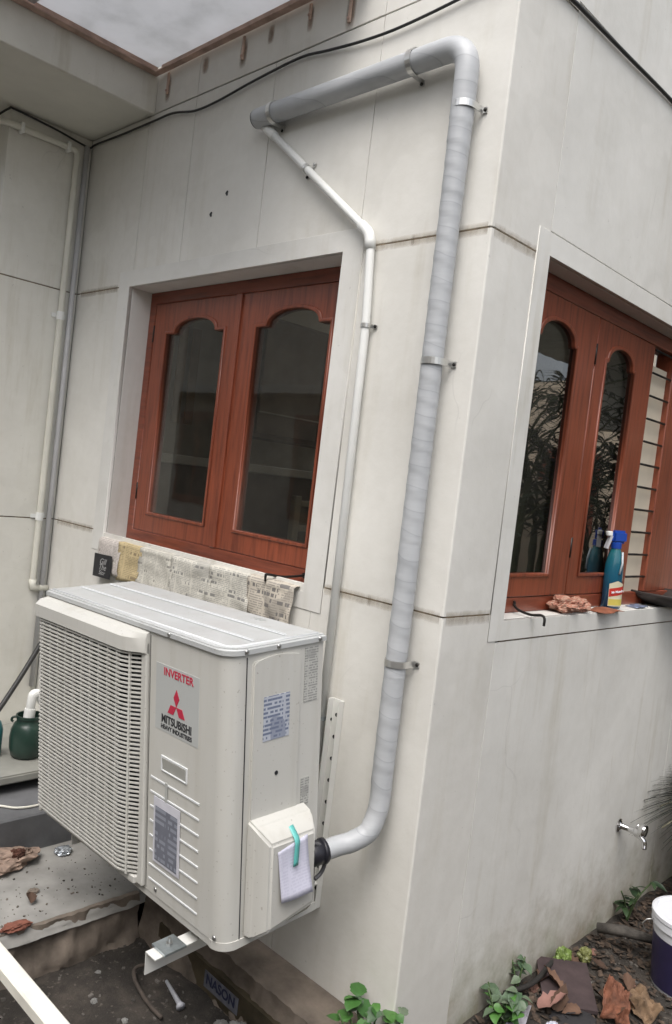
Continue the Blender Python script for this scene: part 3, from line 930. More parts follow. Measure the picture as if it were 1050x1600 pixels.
# badge: film, lettering and the three diamond emblem
badge = MB().box(-.318, -.118, -.0008, .0004, .476, .654, bevel=.0003).build('badge', M['badge'], ac)
def on_front(me, mat, x, z, parent, y=-.0012):
    o = link('lettering', me, mat, parent); o.rotation_euler = (R(90), 0, 0); o.location = (x, y, z); return o
on_front(text_mesh('INVERTER', .029, .0003, sx=1.06, bold=.0006), M['red'], -.212, .636, badge)
on_front(text_mesh('MITSUBISHI', .0295, .0003, sx=.95, bold=.0009), M['ink'], -.217, .510, badge)
on_front(text_mesh('HEAVY INDUSTRIES', .0165, .0003, sx=1.0, bold=.0005), M['ink'], -.217, .489, badge)
cx, cz, s = -.218, .5545, .0265
for a in (90, 210, 330):
    d = Vector((math.cos(R(a)), math.sin(R(a)))); n = Vector((-d.y, d.x))
    pts = [Vector((0, 0)), d * s * .866 * 1.0 + n * s * .5, d * s * 1.732, d * s * .866 - n * s * .5]
    MB().prism([(cx + p.x, cz + p.y) for p in pts], -.0018, -.0009, 'Y').build('diamond', M['red'], badge)
# energy card in a white frame hung below the grip
card = MB().box(-.312, -.186, -.0040, -.0026, .112, .292, bevel=.0004).build('energy_card', simple('card_film', (.62, .62, .68), .4), ac)
MB().box(-.302, -.196, -.0048, -.0041, .120, .268).build('print', printed('card_print', (.17, .18, .22), (.34, .36, .42), 60, .6, 8), card)
MB().box(-.258, -.248, -.0050, -.0026, .293, .345, bevel=.0003).build('tape', simple('clear_tape', (.42, .43, .41), .3), card)
# side face (local x = 0): corner seam, raised service door, labels, screws
MB().box(-.0002, .0012, .052, .0545, .014, H - .026).build('seam', M['ink'], ac)
def arch_door(u):
    return
pts = [(.070, .30), (.070, .700)]
for k in range(11):
    t = k / 10
    pts.append((.074 + .15 * t, .708 + .010 * math.sin(math.pi * t)))
pts += [(.226, .700), (.226, .30)]
sd = MB().prism([(y, z) for y, z in pts], -.002, .006, 'X')
es = [e for e in sd.bm.edges if all(abs(v.co.x - .006) < 1e-5 for v in e.verts)]
bmesh.ops.bevel(sd.bm, geom=es, offset=.004, segments=2, affect='EDGES')
sd.build('service_door', M['ac'], ac, angle=40)
lab1 = printed('wiring_label', (.50, .53, .60), (.10, .13, .22), 95, .85, 12, axes='YZ')
lab2 = printed('rating_label', (.50, .50, .47), (.16, .16, .16), 150, .6, 24, axes='YZ')
MB().box(.0062, .0072, .104, .188, .505, .617).build('wiring_label', lab1, ac)
MB().box(.0008, .0016, .240, .286, .578, .722).build('rating_label', lab2, ac)
MB().box(.0008, .0016, .240, .268, .302, .376).build('small_label', lab2, ac)
MB().lathe((.0062, .151, .416), [(.0055, -.002), (.0055, .0012), (.003, .0016)], 12, 'X').build('plug', M['dark'], ac)
def screw(p, axis, par):
    s_ = 1 if axis == 'X' else -1
    MB().lathe(p, [(.0065, 0), (.0065, .0015 * s_), (.0045, .0035 * s_), (.0015, .0040 * s_)], 12, axis).build('screw', M['screw'], par, smooth=True)
screw((-.252, -.0062, H - .010), 'Y', ac); screw((-.045, -.006, H - .016), 'Y', ac) if False else None
for y in (.035, .135, .275): screw((.0062, y + .012, H - .010), 'X', ac)
screw((-.030, .0, .028), 'Y', ac); screw((-.300, .0, .034), 'Y', ac)
# valve cover: sloped top, chamfered front, tapering under side
def sec(y0, y1, z0, z1, x): return [(x, y0, z0), (x, y1, z0), (x, y1, z1), (x, y0, z1)]
vc = MB()
rings = []
for s4 in ([(-.001, .062, .020), (-.001, .255, .016), (-.001, .255, .312), (-.001, .066, .318)],
           [(.030, .066, .022), (.030, .256, .030), (.030, .255, .300), (.030, .070, .304)],
           [(.066, .092, .048), (.066, .240, .072), (.066, .238, .262), (.066, .094, .266)]):
    rings.append([vc.bm.verts.new(p) for p in s4])
for a, b2 in zip(rings, rings[1:]):
    for q in range(4): vc.bm.faces.new((a[q], a[(q + 1) % 4], b2[(q + 1) % 4], b2[q]))
vc.bm.faces.new(rings[0]); vc.bm.faces.new(rings[-1])
bmesh.ops.bevel(vc.bm, geom=[e for e in vc.bm.edges], offset=.006, segments=3, affect='EDGES', clamp_overlap=True)
cover = vc.build('valve_cover', M['ac'], ac, angle=30)
# paper slip with teal tape, loosely stuck on the cover
def slip(u, v):
    """thin sheet taped at its top edge, lower corners lifting off the cover"""
    y = .112 + .096 * u + .008 * (1 - v); z = .118 + .145 * v - .018 * (1 - u) * max(0, v - .75) * 4
    x = .0688 + (1 - v) ** 2 * (.010 + .012 * u) + .0025 * math.sin(u * 5 + v * 3) * (1 - v)
    return Vector((x, y, z))
mbp = MB().grid(slip, 8, 10)
o = mbp.build('paper_slip', printed('slip_print', (.66, .66, .78), (.50, .50, .62), 130, .5, 14, axes='YZ'), cover, smooth=True)
sol = o.modifiers.new('thickness', 'SOLIDIFY'); sol.thickness = .0006
MB().grid(lambda u, v: Vector((.0745 + .004 * (1 - v) - (0 if v < .66 else (v - .66) * .115), .160 + .016 * u + .010 * (v - .5), .198 + .096 * v)), 2, 10).build('tape', M['teal'], cover, smooth=True).modifiers.new('thickness', 'SOLIDIFY').thickness = .0006
# small drain loop hose under the pipe outlet
MB().tube(smoothpath([(.03, .262, .205), (.035, .285, .195), (.036, .30, .17), (.034, .305, .135), (.03, .295, .112), (.03, .275, .104)], 6), .0055, 8).build('loop_hose', simple('grey_hose', (.09, .09, .095), .5), ac, smooth=True)
# rubber grommet block where the pipes leave

# ---------------------------------------------------------------- brackets carrying the unit
def bracket(x, reach, label):
    b0 = empty('wall_bracket', (x, 0, .10)); tag(b0, label, 'bracket', 'brackets under the outdoor unit')
    rail = MB()
    rail.box(-.022, .022, -.004, -.0008, .04, .665, bevel=.0008)
    rail.box(-.022, -.019, -.024, -.004, .04, .665)
    rail.box(.019, .022, -.024, -.004, .04, .665)
    r_ = rail.build('rail', M['bracket'], b0)
    for k in range(9):
        MB().lathe((0, -.0041, .09 + k * .066), [(.006, 0), (.006, -.0008), (.0055, -.001)], 10, 'Y').build('slot', M['dark'], r_)
    # channel arm, drooping a little towards its tip
    th = R(-3.2); dy = Vector((0, -math.cos(th), math.sin(th))); up = Vector((0, math.sin(th), math.cos(th)))
    arm = MB()
    c = Vector((0, -.006, .118)) + dy * reach / 2
    arm.obox(c + Vector((-.020, 0, 0)) - up * .028, (1, 0, 0), dy, up, .0015, reach / 2, .030)
    arm.obox(c + up * .001, (1, 0, 0), dy, up, .0215, reach / 2, .0015)
    arm.build('arm', M['bracket'], b0)
    pl = c + dy * (reach / 2 - .055) + up * .0065
    p_ = MB().obox(pl, (1, 0, 0), dy, up, .030, .032, .0030).build('plate', M['zinc'], b0)
    bt = MB().tube([pl, pl + up * .020], .0045, 10).tube([pl + up * .003, pl + up * .009], .009, 6).build('bolt', M['screw'], b0)
bracket(-.335, .575, 'white slotted wall bracket with bolt plate under the outdoor unit')
bracket(-1.02, .42, 'hidden white bracket arm under the grille end of the outdoor unit')

# ---------------------------------------------------------------- refrigerant pipe bundle
rp = empty('refrigerant_pipe', (-.10, -.045, .64)); tag(rp, 'thick grey tape wrapped refrigerant pipe running down the wall corner', 'pipe')
pth = rounded([(-.985, -.044, 2.602), (-.108, -.046, 2.600), (-.103, -.046, .62)], .085, 12)
tail = smoothpath([(-.103, -.046, .62), (-.100, -.050, .54), (-.102, -.075, .478), (-.118, -.115, .452), (-.138, -.160, .440), (-.150, -.205, .432)], 10)
full = resample(pth[:-1] + tail, .007)
slen = [0]
for a, b2 in zip(full, full[1:]): slen.append(slen[-1] + (b2 - a).length)
def wrap(i, a):
    s_ = slen[i]
    t = (s_ + .012 * math.sin(a)) / .062
    k = 1 + .045 * (t - math.floor(t)) ** 2 + .02 * mnoise.noise(Vector((s_ * 6, math.cos(a), math.sin(a))))
    if s_ < 1.0: k = 1 + .025 * mnoise.noise(Vector((s_ * 3, math.cos(a), math.sin(a))))
    return k
rad = [.0325 if s_ < .95 else (.0325 - .0035 * min(1, (s_ - .95) / .35)) for s_ in slen]
rad = [r_ * (1 - .12 * max(0, min(1, (s_ - slen[-1] + .3) / .3))) for r_, s_ in zip(rad, slen)]
m, nt, b = nodes_of('grey_vinyl_wrap')
w = coords(nt, 'World')
c = ramp(nt, noise_n(nt, w, 6, 4), [(.3, (.37, .385, .40)), (.7, (.47, .485, .50))])
c2 = N(nt, 'ShaderNodeMapping'); c2.inputs['Scale'].default_value = (2, 2, 40); nt.links.new(w, c2.inputs[0])
c = mixc(nt, .10, c, noise_n(nt, c2.outputs[0], 1.0, 3), 'OVERLAY')
sz = N(nt, 'ShaderNodeSeparateXYZ'); nt.links.new(w, sz.inputs[0])
def mm_(op, p, q):
    n_ = N(nt, 'ShaderNodeMath', operation=op)
    for i_, t_ in enumerate((p, q)):
        if isinstance(t_, (int, float)): n_.inputs[i_].default_value = t_
        else: nt.links.new(t_, n_.inputs[i_])
    return n_.outputs[0]
lap = mm_('FRACT', mm_('ADD', mm_('MULTIPLY', mm_('ADD', sz.outputs['Z'], mm_('MULTIPLY', sz.outputs['X'], .28)), 16.0), mm_('MULTIPLY', noise_n(nt, w, 4, 2), 1.4)), 0.0)
c = mixc(nt, ramp(nt, lap, [(.0, .55), (.05, .0), (.75, .0), (1.0, .16)]), c, (.20, .21, .23))
nt.links.new(c, b.inputs['Base Color']); b.inputs['Roughness'].default_value = .45
bump(nt, b, noise_n(nt, c2.outputs[0], 1.6, 4), .25, .004)
M['wrap'] = m
o = MB().tube(full, rad, 20, True, wrap).build('wrapped_pipe', M['wrap'], smooth=True); rel(o, rp)
o = MB().tube([(-.1475, -.193, .4335), (-.156, -.225, .429), (-.164, -.262, .424)], [.031, .032, .030], 18).tube([(-.148, -.196, .433), (-.151, -.205, .4322)], .034, 18).build('black_tape_end', M['black_tape'], smooth=True); rel(o, rp)
o = MB().tube([(-.99, -.044, 2.602), (-.984, -.044, 2.602)], .031, 20).build('end_collar', M['coil']); rel(o, rp)

def clamp(p, axis, r, par, w=.009, mat=None):
    """saddle strap over a pipe on the front wall, two ears screwed to the wall"""
    mat = mat or M['clamp']
    c = Vector(p)
    ax = Vector(axis).normalized(); side = ax.cross(Vector((0, -1, 0))).normalized(); outw = Vector((0, -1, 0))
    mb = MB(); ring = []
    for k in range(15):
        gap = abs(c.y) - .0035
        for rr in (r, r + .0022):
            for s_ in (-w, w):
                if k == 0: d = side * rr - outw * gap
                elif k == 14: d = -side * rr - outw * gap
                else:
                    a = math.pi * (k - 1) / 12
                    d = side * math.cos(a) * rr + outw * math.sin(a) * rr
                ring.append(mb.bm.verts.new(c + d + ax * s_))
    for k in range(14):
        a = ring[k * 4:k * 4 + 4]; b2 = ring[k * 4 + 4:k * 4 + 8]
        for (i, j) in ((0, 1), (1, 3), (3, 2), (2, 0)):
            mb.bm.faces.new((a[i], a[j], b2[j], b2[i]))
    mb.bm.faces.new([ring[i] for i in (0, 2, 3, 1)]); mb.bm.faces.new([ring[-4 + i] for i in (0, 1, 3, 2)])
    wy = -.0035
    for s_ in (-1, 1):
        e = Vector((c.x, wy, c.z)) + side * s_ * (r + .008)
        mb.obox(e, ax, side, outw, w * .85, .0068, .0014)
    st_ = mb.build('clamp', mat); rel(st_, par)
    for s_ in (-1, 1):
        e = Vector((c.x, wy - .0015, c.z)) + side * s_ * (r + .0095)
        sc = MB().lathe(e, [(.0055, 0), (.005, -.003), (.002, -.004)], 10, 'Y').build('screw', M['steel_black'] if s_ > 0 else M['screw'], smooth=True)
        as_child(sc, st_)
for p, ax in (((-.895, -.044, 2.602), (1, 0, 0)), ((-.297, -.0455, 2.601), (1, 0, 0)), ((-.104, -.046, 2.43), (0, 0, 1)), ((-.103, -.046, 1.755), (0, 0, 1)), ((-.103, -.046, .937), (0, 0, 1))):
    clamp(p, ax, .0345 if p[0] < -.2 else .0310, rp)

# ---------------------------------------------------------------- drain pipe
dp = empty('drain_pipe', (-.385, -.022, .6)); tag(dp, 'thin white plastic drain pipe slanting then running straight down the wall', 'pipe')
dpath = [(-.958, -.026, 2.575), (-.420, -.024, 2.150), (-.388, -.022, 1.87), (-.379, -.021, .56)]
rel(MB().tube(rounded([dpath[0], dpath[1], (-.404, -.024, 2.105), dpath[2], dpath[3]], .03, 6), .0128, 14).build('pipe', M['pvc'], smooth=True), dp)
el = [Vector((-.452, -.0243, 2.1755)), Vector((-.413, -.0242, 2.1445)), Vector((-.4045, -.0238, 2.098))]
rel(MB().tube(rounded(el, .03, 6), .0165, 16).build('elbow', M['pvc'], smooth=True), dp)
rel(MB().tube([(-.968, -.026, 2.583), (-.905, -.026, 2.533)], .0160, 16).build('coupling', M['pvc'], smooth=True), dp)
_ax = (Vector(dpath[1]) - Vector(dpath[0])).normalized()
clamp((-.727, -.025, 2.393), _ax, .0136, dp, .006); clamp((-.388, -.022, 1.872), (0, 0, 1), .0136, dp, .006); clamp((-.380, -.022, .70), (0, 0, 1), .0136, dp, .006, M['zinc'])

# ---------------------------------------------------------------- cables
def cable(name, pts, r, label, mat=None, per=6):
    o = MB().tube(smoothpath(pts, per), r, 8).build(name, mat or M['cable'], smooth=True)
    tag(o, label, 'cable'); return o
cable('power_cable', [(-2.220, -.46, 2.715), (-2.228, -.39, 2.792), (-2.230, -.36, 2.801), (-2.230, -.183, 2.790), (-2.230, -.04, 2.772), (-2.222, -.014, 2.772), (-2.184, -.012, 2.779), (-1.95, -.011, 2.776), (-1.714, -.011, 2.776), (-1.576, -.012, 2.775), (-1.425, -.011, 2.749), (-1.284, -.011, 2.75), (-1.104, -.012, 2.766), (-.935, -.012, 2.778), (-.818, -.011, 2.782), (-.705, -.012, 2.767), (-.55, -.012, 2.751), (-.399, -.012, 2.746), (-.198, -.012, 2.757), (-.02, -.013, 2.775)], .0045, 'black cable sagging along the front wall below the canopy')
cable('wall_cable', [(.007, .015, 2.800), (.008, .238, 2.816), (.008, .314, 2.819), (.009, .6, 2.826), (.008, .946, 2.837), (.008, 1.6, 2.84), (.008, 2.6, 2.85)], .006, 'straight black cable high on the side wall')
for (x, z) in ((-.818, 2.790), (-2.215, 2.785)):
    pass

# ---------------------------------------------------------------- conduits in the inner corner
cd = empty('conduit', (-2.222, -.08, .76)); tag(cd, 'old white conduit pipe clipped down the inner wall corner', 'conduit')
rel(MB().tube(rounded([(-2.222, -.46, 2.72), (-2.222, -.385, 2.735), (-2.222, -.075, 2.735), (-2.222, -.078, .762), (-2.222, -.006, .760)], .025, 6), .0135, 12).build('pipe', M['pvc_old'], smooth=True), cd)
for p in ((-2.222, -.0765, 2.00), (-2.222, -.0775, 1.09)):
    k = MB().tube([Vector(p) - Vector((0, 0, .018)), Vector(p) + Vector((0, 0, .018))], .0165, 12).box(p[0] - .016, p[0] - .012, p[1] - .035, p[1] + .03, p[2] - .009, p[2] + .009)
    rel(k.build('clip', M['pvc'], smooth=False), cd)
for y in (-.33, -.12):
    rel(MB().box(-2.2385, -2.206, y - .008, y + .008, 2.712, 2.756, bevel=.003).build('clip', M['pvc']), cd)
rel(MB().tube([(-2.222, -.0776, .800), (-2.222, -.0776, .765), (-2.222, -.05, .7605)], .0165, 12).build('elbow', M['pvc_old'], smooth=True), cd)
ct2 = MB().tube([(-2.226, -.030, 2.77), (-2.226, -.030, .30)], .0115, 12).build('grey_pipe', M['pvc_grey'], smooth=True)
tag(ct2, 'slim grey pipe standing right in the inner wall corner', 'pipe')

# ---------------------------------------------------------------- newspapers on the front sill
news = [  # x0, x1, drop, paper, ink, label
    (-1.775, -1.60, .145, (.66, .61, .57), (.20, .17, .15), 'leftmost newspaper sheet on the front sill, pinkish, behind the black leaflet'),
    (-1.615, -1.44, .150, (.58, .47, .27), (.20, .15, .09), 'yellowish newspaper sheet on the front sill, second from the left'),
    (-1.45, -1.22, .155, (.64, .62, .55), (.20, .19, .17), 'creased newspaper sheet with an upturned flap under the left window leaf'),
    (-1.235, -.98, .155, (.67, .65, .58), (.16, .16, .16), 'newspaper sheet with a grey picture below the middle of the window'),
    (-.995, -.765, .150, (.65, .63, .56), (.15, .15, .15), 'torn newspaper sheet beside the hook on the front sill'),
    (-.78, -.556, .135, (.57, .52, .44), (.08, .08, .09), 'rightmost newspaper sheet on the front sill with large dark headlines'),
]
for i, (x0, x1, drop, pap, ink, lab) in enumerate(news):
    yy = -.0135 - .0016 * i
    zt = AZ0 + .0045 + .0012 * i
    dep = .095
    def sheet_fn(u, v, x0=x0, x1=x1, drop=drop, i=i, yy=yy, zt=zt):
        x = x0 + (x1 - x0) * u
        L = dep + drop; s_ = v * L
        nz = mnoise.noise(Vector((x * 9, s_ * 12, i * 3.7)))
        sk = (u - .5) * .02 * math.sin(i * 2.3)
        if s_ < dep:
            y = (.100 + yy) - s_ if False else .0 + (dep - s_) + yy
            z = zt + .003 + .004 * nz * (1 if 0 < v else 0)
        else:
            y = yy - .004 - abs(nz) * .014 - .006 * abs(mnoise.noise(Vector((x * 26, s_ * 30, i * 1.3)))) - .004 * (u > .9) * math.sin(s_ * 40)
            z = zt + .003 - (s_ - dep) + sk * ((s_ - dep) / drop)
        z = max(z, zt) if s_ < dep else z
        return Vector((x + .010 * nz * v * (0 if i == 5 else 1), y, z))
    o = MB().grid(sheet_fn, 14, 18).build('newspaper_sheet', printed('newsprint_%d' % i, pap, ink, (170, 150, 180, 170, 160, 130)[i], .48, (9, 7, 12, 10, 8, 13)[i], head=(.34, .36, .32, .35, .34, .42)[i]), smooth=True)
    sm = o.modifiers.new('thickness', 'SOLIDIFY'); sm.thickness = .0006
    tag(o, lab, 'newspaper', 'newspaper sheets on the front sill')
lf = MB().obox((-1.705, -.034, .945), (1, .05, .02), (0, 1, 0), (0, 0, 1), .064, .0008, .048).build('black_leaflet', simple('black_gloss_card', (.022, .022, .025), .3))
tag(lf, 'small square black leaflet with white script at the left end of the sill', 'leaflet')
for (t, dz, sz) in (('Gill', .018, .034), ('The', -.006, .034), ('Stor', -.028, .026)):
    o = link('lettering', text_mesh(t, sz, .0002, shear=.3), simple('grey_print', (.40, .40, .40), .5)); o.rotation_euler = (R(90), 0, R(2.9)); o.location = (-1.702, -.0356, .945 + dz)
    as_child(o, lf)

# ---------------------------------------------------------------- things on the side sill
SZ = BZ0 + .0016
sb = empty('spray_bottle', (-.045, 1.105, SZ), (0, R(-2), R(62))); sb.scale = (1.14, 1.14, 1.14); tag(sb, 'blue cleaner spray bottle standing on the side window sill', 'bottle')
m, nt, b = nodes_of('blue_liquid_plastic')
v = coords(nt, 'Object')
sx = N(nt, 'ShaderNodeSeparateXYZ'); nt.links.new(v, sx.inputs[0])
c = ramp(nt, sx.outputs['Z'], [(.0, (.006, .045, .11)), (.12, (.008, .09, .15)), (.2, (.012, .13, .15))])
nt.links.new(c, b.inputs['Base Color']); b.inputs['Roughness'].default_value = .18; b.inputs['Coat Weight'].default_value = .4
M['bottle'] = m
def oval(h, rx, ry): return [(math.cos(2 * math.pi * k / 20) * rx, math.sin(2 * math.pi * k / 20) * ry, h) for k in range(20)]
mb = MB(); prev = None
for (h, rx, ry) in ((0, .030, .021), (.004, .034, .025), (.10, .033, .025), (.145, .031, .024), (.178, .022, .019), (.195, .015, .014), (.205, .014, .0135)):
    ring = [mb.bm.verts.new(p) for p in oval(h, rx, ry)]
    if prev:
        for k in range(20): mb.bm.faces.new((prev[k], prev[(k + 1) % 20], ring[(k + 1) % 20], ring[k]))
    else: mb.bm.faces.new(list(reversed(ring)))
    prev = ring
mb.bm.faces.new(prev)
mb.build('body', M['bottle'], sb, angle=50)
M['blue_plastic'] = simple('blue_trigger_plastic', (.012, .06, .34), .3)
hd = MB().box(-.022, .034, -.013, .013, .212, .254, bevel=.008, seg=2).lathe((0, 0, .196), [(.017, 0), (.017, .018), (.013, .02)], 16)
hd.build('trigger_head', M['blue_plastic'], sb, angle=40)
MB().box(-.040, -.021, -.008, .008, .234, .250, bevel=.003).build('nozzle', M['pvc'], sb)
MB().obox((-.031, 0, .215), (.35, 0, .94), (0, 1, 0), (-.94, 0, .35), .022, .007, .004).build('trigger', simple('trigger_grey', (.5, .5, .52), .4), sb)
lb_ = MB().grid(lambda u, v: Vector((.0345 * math.sin((u - .5) * 1.7), -.0262 * math.cos((u - .5) * 1.5) - .0006, .010 + .082 * v * (1 - .25 * abs(u - .5) * v))), 8, 6).build('label', simple('label_cream', (.62, .58, .42), .4), sb, smooth=True)
MB().grid(lambda u, v: Vector((.0345 * math.sin((u - .5) * 1.65), -.0270 * math.cos((u - .5) * 1.45) - .0004, .040 + .026 * v + .010 * u)), 8, 3).build('red_band', simple('label_red', (.50, .035, .025), .4), lb_, smooth=True)
lm = text_mesh('Mr Muscle', .0105, .0002, bold=.0004); o = link('lettering', lm, M['paper_w'], lb_); o.rotation_euler = (R(90), R(-9), 0); o.location = (0, -.0292, .0575)
MB().grid(lambda u, v: Vector((.0345 * math.sin((u - .5) * 1.6), -.0270 * math.cos((u - .5) * 1.4) - .0003, .013 + .020 * v)), 8, 2).build('yellow_band', simple('label_yellow', (.55, .47, .10), .4), lb_, smooth=True)
MB().tube([(.002, -.0275, .115), (.010, -.0265, .150), (.012, -.020, .185)], .0032, 8).build('dip_tube', simple('pale_tube', (.55, .62, .66), .3), sb, smooth=True)

def crumple(name, c, sx_, sy_, sz_, mat, seed, label, cat, n=18, parent=None):
    mb = MB()
    r_ = bmesh.ops.create_icosphere(mb.bm, subdivisions=4, radius=1.0)
    for v in mb.bm.verts:
        p = v.co.copy()
        k = 1 + .40 * mnoise.noise(p * 1.7 + Vector((seed, 0, 0))) + .34 * abs(mnoise.noise(p * 4.1 + Vector((0, seed, 0)))) - .26 * abs(mnoise.noise(p * 8.3 + Vector((0, 0, seed)))) + .10 * mnoise.noise(p * 17 + Vector((seed, 0, seed)))
        v.co = Vector((c[0] + p.x * sx_ * k, c[1] + p.y * sy_ * k, max(c[2], c[2] + sz_ * .85 + p.z * sz_ * k)))
    o = mb.build(name, mat, parent, angle=38)
    if label: tag(o, label, cat)
    return o
M['rag'] = printed('orange_rag', (.36, .16, .11), (.50, .38, .29), 140, .5, 22)
rag = crumple('cleaning_rag', (-.035, .735, SZ), .042, .062, .030, M['rag'], 2.0, 'crumpled orange patterned rag on the side window sill', 'rag')
crumple('fold', (-.03, .815, SZ), .036, .045, .026, M['rag'], 5.0, None, None, parent=rag)
lf2 = MB().grid(lambda u, v: Vector((-.055 + .085 * v + .01 * math.sin(u * 6), .90 + .17 * u, SZ + .003 + .010 * math.sin(u * 3.1) * abs(math.sin(v * 3)))), 10, 6).build('dry_leaf', simple('rust_leaf', (.24, .085, .045), .7, var=.3, scale=30), smooth=True)
lf2.modifiers.new('thickness', 'SOLIDIFY').thickness = .0015
tag(lf2, 'rusty brown dry leaf lying at the foot of the spray bottle', 'leaf')
bw = MB().lathe((-.02, 1.56, SZ), [(.06, 0), (.09, .004), (.17, .035), (.185, .052), (.178, .056), (.165, .045), (.09, .018)], 28).build('clay_dish', simple('dark_clay', (.035, .028, .026), .6, var=.3), smooth=True)
tag(bw, 'dark brown clay plant dish on the sill at the right edge', 'dish')
fp = MB().grid(lambda u, v: Vector((-.05 + .05 * v, 1.245 + .10 * u, SZ + .004 + .012 * abs(mnoise.noise(Vector((u * 5, v * 5, 2)))))), 8, 5).build('foil_wrapper', simple('blue_foil', (.30, .36, .52), .3, .5, var=.4, scale=50), smooth=True)
fp.modifiers.new('thickness', 'SOLIDIFY').thickness = .001
tag(fp, 'small crumpled bluish foil wrapper between bottle and dish', 'wrapper')

# ---------------------------------------------------------------- tap on the side wall
tp = empty('water_tap', (0, 1.34, .198)); tp.scale = (1.15, 1.3, 1.3); tag(tp, 'small chrome water tap on the lower side wall', 'tap')
MB().lathe((0, 0, 0), [(.020, .0008), (.020, .004), (.012, .008), (.009, .012), (.009, .055), (.012, .058), (.012, .078), (.008, .080)], 16, 'X').build('body', M['chrome'], tp, angle=40)
MB().tube(smoothpath([(.060, 0, -.006), (.078, 0, -.010), (.092, 0, -.022), (.094, 0, -.040)], 5), .0085, 12).build('spout', M['chrome'], tp, smooth=True)
MB().tube([(.066, 0, .010), (.066, 0, .024)], .006, 10).build('stem', M['chrome'], tp, smooth=True)
MB().lathe((.084, 0, .012), [(.006, -.016), (.017, -.012), (.020, 0), (.017, .010), (.008, .013)], 16, 'X').build('handle', M['chrome'], tp, angle=50)

# ---------------------------------------------------------------- paint bucket
bk = empty('paint_bucket', (.368, 1.165, -.195)); tag(bk, 'white lidded paint bucket with a dark purple label at the right edge', 'bucket')
M['bucket'] = simple('white_bucket', (.66, .68, .72), .4, var=.06)
MB().lathe((0, 0, 0), [(.105, 0), (.108, .004), (.124, .215), (.131, .217), (.131, .240), (.124, .242)], 36).build('body', M['bucket'], bk, angle=40)
MB().lathe((0, 0, .2425), [(.130, 0), (.134, .002), (.134, .014), (.128, .018), (.120, .018), (.117, .012), (.02, .012)], 36).build('lid', M['bucket'], bk, angle=40)
lbm = MB()
def blab(u, v):
    a = R(150) + R(210) * u; h = .012 + .172 * v; r_ = .108 + (.124 - .108) * (h - .004) / .211 + .0008
    return Vector((math.cos(a) * r_, math.sin(a) * r_, h))
lab = lbm.grid(blab, 28, 4).build('label', simple('purple_label', (.026, .022, .062), .35, var=.2), bk, smooth=True)
tm = text_mesh('Genie', .062, .0004, bold=.001, align='LEFT')
for v in tm.vertices:
    # wrap upright lettering round the bucket, reading upwards
    a = R(-66) + (-(v.co.y)) / .118
    h = .028 + v.co.x
    r_ = .108 + .016 * (h / .215) + .0016 + v.co.z
    v.co = Vector((math.cos(a) * r_, math.sin(a) * r_, h))
link('lettering', tm, M['paper_w'], lab)
MB().tube([(-.098, -.082, .228), (-.118, -.098, .222), (-.128, -.105, .205), (-.122, -.100, .185), (-.108, -.09, .178)], .0022, 8).build('handle', M['screw'], bk, smooth=True)

# ---------------------------------------------------------------- drain jug corner (left)
jg = empty('green_jug', (-1.835, -.215, .132)); tag(jg, 'dark green plastic jug catching the white waste pipe', 'jug')
M['green'] = simple('dark_green_plastic', (.018, .042, .032), .3, var=.3)
MB().lathe((0, 0, 0), [(.048, 0), (.060, .008), (.070, .04), (.072, .08), (.068, .115), (.058, .138), (.050, .146), (.050, .162), (.054, .163), (.054, .174), (.048, .174), (.046, .14)], 24).build('body', M['green'], jg, angle=50)
MB().tube(smoothpath([(-.034, -.036, .160), (-.044, -.050, .156), (-.046, -.054, .145), (-.042, -.048, .138)], 6), .005, 8).build('handle', M['green'], jg, smooth=True)
bt2 = empty('teal_bottle', (-1.90, -.335, .132)); tag(bt2, 'teal plastic bottle beside the green jug at the left edge', 'bottle')
MB().lathe((0, 0, 0), [(.036, 0), (.040, .006), (.040, .11), (.030, .14), (.016, .155), (.016, .17)], 20).build('body', simple('teal_plastic', (.03, .15, .16), .35, var=.2), bt2, angle=50)
MB().lathe((0, 0, .170), [(.018, 0), (.018, .018), (.014, .020)], 16).build('cap', M['green'], bt2)
wp = empty('waste_pipe', (-1.835, -.14, .3)); tag(wp, 'white waste pipe with trap bends ending over the green jug', 'pipe')
rel(MB().tube(rounded([(-1.835, -.135, .66), (-1.835, -.143, .372), (-1.835, -.168, .350), (-1.835, -.185, .392), (-1.835, -.212, .392), (-1.835, -.222, .25)], .03, 6), .0185, 14).build('pipe', M['pvc'], smooth=True), wp)
rel(MB().tube([(-1.835, -.1365, .60), (-1.835, -.1385, .53)], .0240, 16).tube([(-1.835, -.1385, .535), (-1.835, -.1388, .520)], .0275, 16).build('coupling', M['pvc'], smooth=False), wp)
rel(MB().tube([(-1.835, -.2165, .330), (-1.835, -.2205, .268)], .0225, 16).build('collar', M['pvc'], smooth=False), wp)
rel(MB().tube([(-1.835, -.1345, .685), (-1.835, -.1355, .64)], .0135, 12).build('plug', M['pvc'], smooth=True), wp)
cable('black_hose', [(-2.12, -.02, .60), (-2.10, -.10, .47), (-2.05, -.20, .35), (-2.0, -.30, .25), (-1.97, -.42, .16)], .011, 'thick black hose running down behind the green jug')
cable('white_wire', [(-1.50, -.02, .064), (-1.53, -.20, .064), (-1.515, -.30, .064), (-1.53, -.38, .064), (-1.60, -.46, .064), (-1.58, -.62, .064)], .0045, 'thin white wire lying on the grey concrete step', M['pvc_old'])

